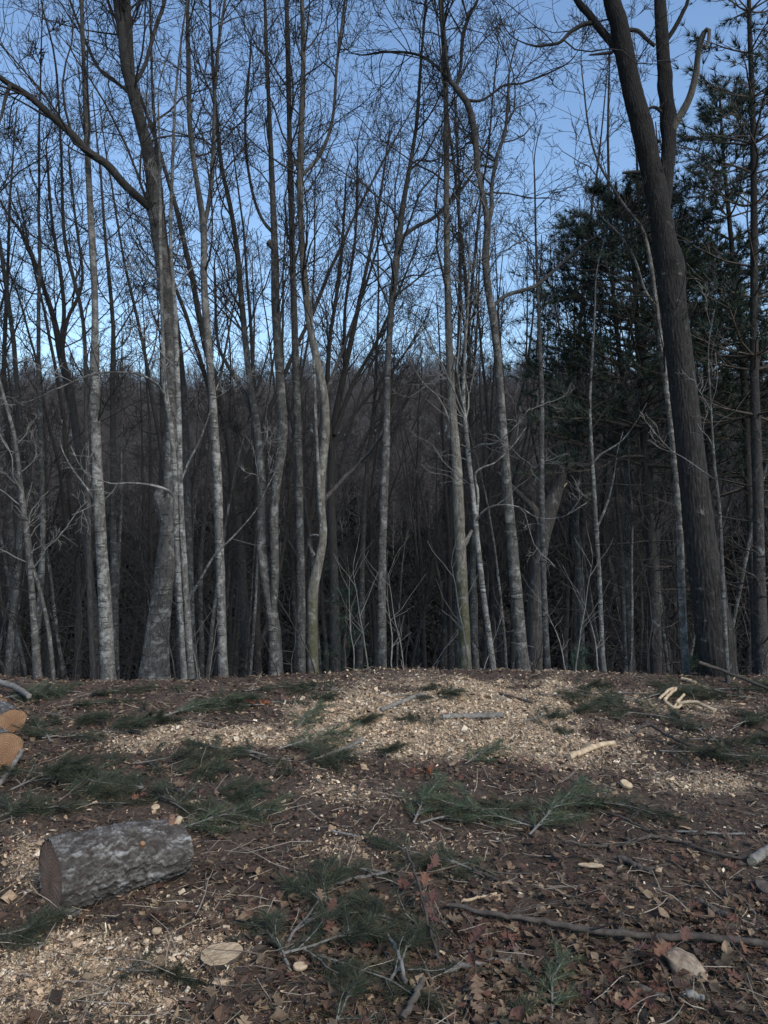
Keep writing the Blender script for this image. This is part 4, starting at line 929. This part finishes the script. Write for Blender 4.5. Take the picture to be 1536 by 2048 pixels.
BL = [('dark pine bough on the rim in front of the pale left birch', 215,1392,0,20,1),
 ('pine bough on the rim below the scarred oak', 330,1386,1,160,1), ('thick pine bough left of the orange leaf patch, upper clearing', 430,1402,1,-20,1.05),
 ('pine bough nearest the orange leaf patch at its left', 468,1418,0,190,.95), ('pine bough drooping below the twin saplings', 392,1424,3,35,1),
 ('pine bough on the rim below the double trunk', 545,1378,0,10,.95), ('pine bough on the rim below the crooked mossy tree', 630,1380,2,170,1),
 ('pine bough at the upper edge of the chips left of the mound', 590,1402,1,15,.8), ('pine bough lying on the mound top, left of its crest', 842,1392,1,5,.85),
 ('small pine bough on the mound top next to the slanting pale stick', 880,1380,2,160,.7), ('pine bough on the chips left of the short round of wood', 838,1446,2,175,.75),
 ('pine bough on the chips left of the slanting pale stick', 720,1448,4,20,.9), ('loose upright pine bough in the middle left chips', 615,1448,3,70,.8),
 ('long dark pine bough ending at the grey slanting stick', 560,1512,1,-4,1.15), ('dark pine bough left half of the row under the chips', 470,1508,0,170,1.05),
 ('pale green pine bough by the tip of the grey slanting stick', 620,1500,3,30,.9), ('small dark pine bough at the chips right of the grey slanting stick', 770,1506,4,10,.8),
 ('dark pine bough in the mass left of the big log, upper', 170,1470,1,30,1.1), ('dark pine bough beside the sawn logs', 90,1470,0,120,1), 
 ('dark pine bough among the mass above the big log', 290,1545,1,10,1.15), ('dark pine bough in the mass directly above the log middle', 240,1580,0,165,1.1),
 ('dark pine bough at left edge above the big log', 60,1600,1,15,1.15), ('dark pine bough between the left edge and the splintered stick', 110,1560,2,60,1.1),
 ('pine bough next to the right end of the big log', 430,1660,3,20,.95), ('small pine bough touching the flake behind the big log', 400,1640,4,160,.8),
 ('dark pine bough right of the mass above the log', 350,1530,2,30,1), ('dark small pine bough at lower left edge in sawdust', 30,1880,4,40,.9),
 ('dark pine bough in front of the oval slab', 320,1962,2,-10,.7), ('big dark pine bough at the front, centre left, pointing up', 600,1838,1,100,.9),
 ('dark pine bough at the front left of the dead upright twig', 700,1830,0,140,.9), ('full green pine bough just above the upright dead twig', 790,1740,1,25,.95),
 ('second green pine bough above the upright dead twig, to its right', 860,1725,0,150,.85), ('upright light green pine tuft bough right of centre', 850,1620,3,75,.85),
 ('green pine bough between the two light tufts right of centre', 930,1640,0,10,1), ('green pine bough right of the light tufts', 985,1650,3,160,.9),
 ('rounded green pine bough alone right of centre', 1110,1650,3,60,1.05), ('second green pine bough leaning on the rounded one', 1090,1630,1,170,.85),
 ('pine bough half covering the litter under the peeled stick', 1210,1620,0,-15,1), ('pine bough below the chips and above the row of twigs, centre right', 960,1520,3,60,.7),
 ('pine bough on the chips left of the peeled stick', 1095,1440,2,10,.8), ('small dark pine bough right above the peeled stick', 1120,1470,4,100,.6),
 ('pine bough on the rim right of the mound, nearest the slim flecked tree', 1130,1392,1,15,1), ('pine bough right of the mound on the rim below the thin speckled sapling', 1215,1400,0,165,1.05),
 ('pine bough at the rim below the pine', 1290,1385,1,10,1), ('pine bough at the rim in front of the slim leaning tree', 1390,1384,0,150,1.05),
 ('pine bough on the right rim under the great trunk', 1480,1380,1,20,1.1), ('pine bough on the right slope below the looped bleached stick', 1385,1460,0,80,.95),
 ('dark pine bough on the right slope ending near the right edge', 1450,1480,1,10,1.05), ('dark pine bough touching the dark bent branch', 1400,1515,2,-10,1),
 ('pine bough at right edge on the slope', 1515,1450,0,30,1), ('pale old pine bough on the left litter near the rim', 60,1402,3,10,1),
 ('dark pine bough at the rim by the left sapling', 110,1388,0,170,1), ('green pine bough tip at the bottom edge, centre right', 1110,1995,3,80,.55),
 ('small green pine bough tip at the bottom near the pale stub', 1010,2035,4,40,.6), ('dark green pine bough at the bottom left of the rough grey branch', 700,2010,2,60,.6)]
BL += [('dark pine bough in the left mass, right next to the splintered stick', 200,1556,0,80,1.1), ('dark pine bough in the left mass beneath the sawn logs', 60,1545,1,-10,1.1),
 ('pine bough lying across the left mass above the leaf-shaped flake', 390,1580,1,5,1), ('pine bough behind the left mass near the reddish oak sprig', 330,1600,2,130,.9),
 ('pine bough at the left mass below the pale thin log end', 140,1435,1,-20,1), ('pine bough between the left logs and the rim', 180,1415,0,30,1), ('pine bough at the upper left below the thin pale stick', 300,1450,2,-30,1),
 ('dark pine bough in the left mass just behind the big log', 160,1618,0,10,.9), ('dark pine bough at the left edge level with the log top', 20,1640,2,60,1),
 ('pine bough on the rim right of the pine seedling', 1180,1380,2,15,1), ('pine bough on the right slope above the bent dark branch', 1300,1440,1,160,1), ('pine bough on the right slope behind the looped stick', 1340,1394,0,20,1),
 ('pine bough in the right slope mass near the edge', 1490,1425,1,-10,1), ('pine bough on the right slope between the small stone and the edge', 1450,1400,2,170,1), ('small pine bough right of the mound, among the chips', 1150,1425,4,30,.9),
 ('pine bough at the right edge below the slope mass', 1500,1520,0,170,.9)]
BL += [('dark pine bough heaped in the front brush left of the lichen-spotted twig', 690,1905,2,30,.95), ('dark pine bough heaped in the front brush below the russet sprig', 760,1850,2,150,.9),
 ('dark pine bough at the foot of the upright dead twig', 820,1915,2,70,.85), ('dark pine bough in the front brush above the rough dark branch', 720,1965,0,-15,.8), ('dark pine bough just left of the big upright front bough', 545,1880,2,110,.8)]
for lab, px, py, k, yaw, s in BL: bough(lab, px, py, k, R(yaw+rb.normal(0, 8)), s, .0, rb.uniform(0, .08))

# ------------------------------------------------------------------ loose litter (nobody could count it)
def leaf_shape(oak, seed):
    rng = np.random.default_rng(seed)
    if oak:
        prof = [(0, .02), (.12, .07), (.22, .26), (.30, .11), (.42, .38), (.52, .14), (.64, .36), (.72, .12), (.84, .20), (1.0, .0)]
    else:
        prof = [(0, .02), (.2, .22), (.45, .30), (.7, .22), (1.0, 0)]
    prof = [(a, b_*rng.uniform(.6, 1.3)) for a, b_ in prof]; n = len(prof); u = np.array([a for a, _ in prof]); w = np.array([b_ for _, b_ in prof])
    curl = rng.uniform(-.5, .9); fold = rng.uniform(.1, .7)
    z0 = .28*curl*(u-.4)**2*2
    mid = np.stack([u-.5, 0*u, z0], 1); lf = np.stack([u-.5+.06*(w > .2), w, z0+fold*w*.7+rng.normal(0, .03, n)], 1); rt = np.stack([u-.5+.06*(w > .2), -w, z0+fold*w*.7+rng.normal(0, .03, n)], 1)
    v = np.vstack([mid, lf, rt]); k = np.arange(n-1)
    f = np.concatenate([np.stack([k, k+1, n+k+1, n+k], 1), np.stack([k+1, k, 2*n+k, 2*n+k+1], 1)])
    return v, f
OAK = [leaf_shape(True, 600+i) for i in range(9)]; SIMPLE = [leaf_shape(False, 620+i) for i in range(4)]
def rotmats(n, rng, tilt):
    a = rng.uniform(0, 2*np.pi, n); b_ = rng.normal(0, tilt, n); c = rng.normal(0, tilt, n)
    ca, sa, cb, sb, cc, sc = np.cos(a), np.sin(a), np.cos(b_), np.sin(b_), np.cos(c), np.sin(c)
    Z = np.zeros(n); O = np.ones(n)
    Rz = np.stack([ca, -sa, Z, sa, ca, Z, Z, Z, O], 1).reshape(n, 3, 3)
    Rx = np.stack([O, Z, Z, Z, cb, -sb, Z, sb, cb], 1).reshape(n, 3, 3)
    Ry = np.stack([cc, Z, sc, Z, O, Z, -sc, Z, cc], 1).reshape(n, 3, 3)
    return Rz@Rx@Ry
def strew(soup, shapes, pos, scale, rng, tilt, cols):
    which = rng.integers(0, len(shapes), len(pos)); Rm = rotmats(len(pos), rng, tilt)
    for k, (v, f) in enumerate(shapes):
        s = which == k; m = int(s.sum())
        if not m: continue
        vv = np.einsum('nij,nvj->nvi', Rm[s], v[None]*(scale[s][:, None, None] if scale.ndim == 1 else scale[s][:, None, :]))+pos[s][:, None]
        soup.add(vv.reshape(-1, 3), (np.arange(m)[:, None, None]*len(v)+f[None]).reshape(-1, f.shape[1]), np.repeat(cols[s], len(v), 0))
def spots(n, rng, y0, y1, keep):
    """random ground places, denser (per square metre) near the camera"""
    out = []
    tot = 0
    while tot < n:
        m = n*2; u = rng.random(m); y = y0*(y1/y0)**u; x = rng.uniform(-1, 1, m)*(y*.545+.15)
        z = ground_z(x, y); px, py = px_of(x, y, z); k = rng.random(m) < keep(px, py, x, y, z)
        out.append(np.stack([x, y, z], 1)[k]); tot += int(k.sum())
    return np.concatenate(out)[:n]
rng = np.random.default_rng(701)
LEAFC = np.array([[.080, .047, .031], [.060, .038, .027], [.10, .064, .040], [.12, .085, .053], [.048, .034, .026], [.085, .042, .030], [.17, .125, .08], [.075, .057, .040]])
def keep_leaf(px, py, x, y, z):
    c = chip_mask(x, y, z); front = np.exp(-((px-1150)/650)**2-((py-1930)/140)**2)
    return np.clip(.22+.8*front-.6*c, .02, 1)
p = spots(5200, rng, 1.75, 7.6, keep_leaf); p[:, 2] += rng.uniform(0, .028, len(p))
ls = Soup(); near = p[:, 1] < 3.6
col = LEAFC[rng.integers(0, len(LEAFC), len(p))]*rng.uniform(.65, 1.35, (len(p), 1))
strew(ls, OAK+SIMPLE*2, p[near], rng.uniform(.02, .068, near.sum()), rng, .33, col[near])
strew(ls, SIMPLE+OAK[:2], p[~near], rng.uniform(.02, .05, (~near).sum()), rng, .4, col[~near])
p = spots(2600, rng, 4.4, 7.9, keep_leaf); p[:, 2] += rng.uniform(0, .02, len(p))
strew(ls, SIMPLE, p, rng.uniform(.02, .055, len(p)), rng, .35, LEAFC[rng.integers(0, len(LEAFC), len(p))]*rng.uniform(.65, 1.5, (len(p), 1)))
link('leaf_litter', ls.mesh('leaf_litter', False, True), M['leaf'], label='mat of dead brown leaves covering the clearing floor', cat='leaf litter', kind='stuff')

LEAFM = [mesh_np('leaf', v, [f], False, np.full((len(v), 3), 1.0)*c) for (v, f), c in zip(OAK, np.array([[.11, .05, .036], [.09, .045, .034], [.13, .065, .042], [.08, .038, .033], [.12, .085, .055], [.15, .10, .065]]))]
ORANGE = [mesh_np('leaf', v, [f], False, np.full((len(v), 3), 1.0)*c) for (v, f), c in zip(OAK[:3], np.array([[.19, .07, .034], [.15, .055, .030], [.20, .085, .042]]))]
for me in LEAFM+ORANGE: me.materials.append(M['leaf'])
def sprig(label, px, py, yaw, n, size, seed, leaves=LEAFM, L=.3):
    r = np.random.default_rng(seed); g = G(px, py)
    root = link('oak_sprig', None, None, None, g+np.array([0, 0, .025]), label, 'oak sprig', 'fallen oak sprigs with dead leaves'); root.rotation_euler = (0, -.12, yaw); root.empty_display_size = .05
    a, b_ = grow(np.array([[-L/2, 0, 0]]), np.array([[1, 0, .1]]), np.array([L]), np.array([.004]), .0018, 8, .12, 0, r)
    t = Soup(); t.tube(a, b_, 5); link('stem', t.mesh('stem'), M['stick'], root)
    for k in range(n):
        q = a[0, min(7, 2+int(k*6/n))]; th = r.uniform(-1.4, 1.4)+(math.pi if r.random() < .2 else 0); s = size*r.uniform(.45, .8)
        o = link('leaf', leaves[r.integers(len(leaves))], None, root, q+np.array([math.cos(th), math.sin(th), .25])*s*.55)
        o.rotation_euler = (r.normal(0, .5), -.2+r.normal(0, .4), th); o.scale = (s, s, s)
sprig('bright orange sprig of dead oak leaves at the upper left edge of the chips', 508, 1412, .4, 8, .10, 801, ORANGE, .2)
sprig('russet oak sprig at the top of the upright dead twig', 812, 1775, 1.2, 7, .10, 802, LEAFM[:4])
sprig('dark red oak sprig to the right of the upright dead twig', 862, 1842, 2.2, 8, .105, 803)
sprig('dark red oak sprig left below the upright dead twig', 740, 1880, .3, 7, .10, 804)
sprig('tan oak sprig between the long dark branch and the debarked stick', 1010, 1892, 2.6, 8, .10, 805)
sprig('red oak sprig touching the pale angular stone', 1290, 1945, .2, 8, .10, 806)
sprig('oak sprig in the bottom right corner below the stone', 1470, 1945, 2.0, 7, .095, 807)
sprig('oak sprig at the bottom edge under the debarked stick', 960, 2005, 1.0, 8, .11, 808)
sprig('oak sprig at the bottom edge right of the green bough tip', 1180, 2010, .1, 8, .105, 809)
sprig('oak sprig above the pale stub near the bottom right', 1340, 1975, 1.4, 6, .09, 810)
sprig('reddish oak sprig on the dark mass above the big log', 305, 1596, .4, 7, .10, 811)
sprig('orange-brown oak sprig below the chip mound at centre', 830, 1552, .1, 9, .10, 812, ORANGE[:1]+LEAFM[:3])
sprig('brown oak sprig on the litter left of the peeled stick', 1070, 1545, 2.4, 7, .09, 813)
sprig('oak sprig behind the big bough at the front centre left', 660, 1885, 1.9, 7, .10, 814)
# chips and bark crumbs
TET = (np.array([[-.5, -.16, 0], [.5, -.10, .03], [.38, .17, -.02], [-.42, .15, .06], [0, 0, .16]]), np.array([[0, 1, 4], [1, 2, 4], [2, 3, 4], [3, 0, 4]]))
SLV = (np.array([[-.5, -.06, 0], [.5, -.03, .02], [.45, .06, .0], [-.4, .07, .05], [.05, 0, .09]]), TET[1])
SQ = (np.array([[-.5, -.3, .02], [.45, -.34, .0], [.5, .26, .08], [-.36, .33, .0], [0, 0, .15]]), TET[1])
CH = [TET, SLV, SQ]
CHC = np.array([[.58, .44, .29], [.66, .53, .37], [.46, .33, .21], [.70, .60, .45], [.40, .27, .17], [.54, .40, .26]])
def keep_chip(px, py, x, y, z): return np.clip(chip_mask(x, y, z)**1.8, 0.012, 1)
p = spots(86000, rng, 1.75, 7.9, keep_chip); p[:, 2] += np.abs(rng.normal(0, .008, len(p)))
cs = Soup(); sc = np.exp(rng.normal(math.log(.0118), .55, len(p))).clip(.004, .07)*(.65+.35*np.clip((p[:, 1]-2)/3, 0, 1))
strew(cs, CH+[SLV], p, sc, rng, .55, CHC[rng.integers(0, len(CHC), len(p))]*rng.uniform(.55, 1.15, (len(p), 1)))
link('wood_chips', cs.mesh('wood_chips', False, True), M['chip'], label='pale wood chips and sawdust strewn over the mound and clearing', cat='wood chips', kind='stuff')
p = spots(19000, rng, 1.75, 7.8, lambda px, py, x, y, z: np.full(len(x), .5)); p[:, 2] += np.abs(rng.normal(0, .008, len(p)))
p = np.vstack([p, spots(11000, rng, 4.4, 7.9, lambda px, py, x, y, z: np.full(len(x), .5))]); ds = Soup(); DC = np.array([[.05, .034, .026], [.09, .062, .046], [.13, .09, .066], [.07, .045, .036], [.30, .22, .14], [.035, .028, .024]])
strew(ds, CH, p, np.exp(rng.normal(math.log(.020), .5, len(p))).clip(.006, .07), rng, .5, DC[rng.integers(0, len(DC), len(p))]*rng.uniform(.6, 1.3, (len(p), 1)))
link('bark_debris', ds.mesh('bark_debris', False, True), M['chip'], label='dark bark crumbs and twig bits scattered over the soil', cat='debris', kind='stuff')
# fine twigs and fallen needles
n = 2600; p = spots(n, rng, 1.8, 7.6, lambda px, py, x, y, z: np.full(len(x), .5)); a = rng.uniform(0, 6.28, n)
tw = Soup(); b1, r1 = grow(p+np.array([0, 0, .012]), np.stack([np.cos(a), np.sin(a), rng.normal(.05, .12, n)], 1), np.exp(rng.normal(math.log(.11), .5, n)), rng.uniform(.0012, .0035, n), .001, 5, .16, 0, rng)
tc = np.array([[.10, .08, .065], [.22, .19, .16], [.05, .04, .034], [.30, .26, .20]])[rng.integers(0, 4, n)]
tw.tube(b1, r1, 4, np.repeat(tc, 20, 0))
n = 16000; p = spots(n, rng, 1.8, 6.5, lambda px, py, x, y, z: np.full(len(x), .5)); a = rng.uniform(0, 6.28, n)
d = np.stack([np.cos(a), np.sin(a), rng.normal(.0, .1, n)], 1); q = p+np.array([0, 0, .012])+np.abs(rng.normal(0, .008, (n, 1)))*np.array([0, 0, 1]); L = rng.uniform(.04, .10, (n, 1)); sd_ = np.stack([-np.sin(a), np.cos(a), 0*a], 1)*.0011
nc = np.array([[.16, .09, .05], [.22, .15, .08], [.10, .06, .04], [.06, .08, .045]])[rng.integers(0, 4, n)]
tw.add(np.stack([q-sd_, q+sd_, q+d*L], 1).reshape(-1, 3), np.arange(3*n).reshape(-1, 3), np.repeat(nc, 3, 0))
link('fine_twig_litter', tw.mesh('fine_twig_litter', False, True), M['chip'], label='fine twigs and fallen needles scattered over the clearing floor', cat='twig litter', kind='stuff')
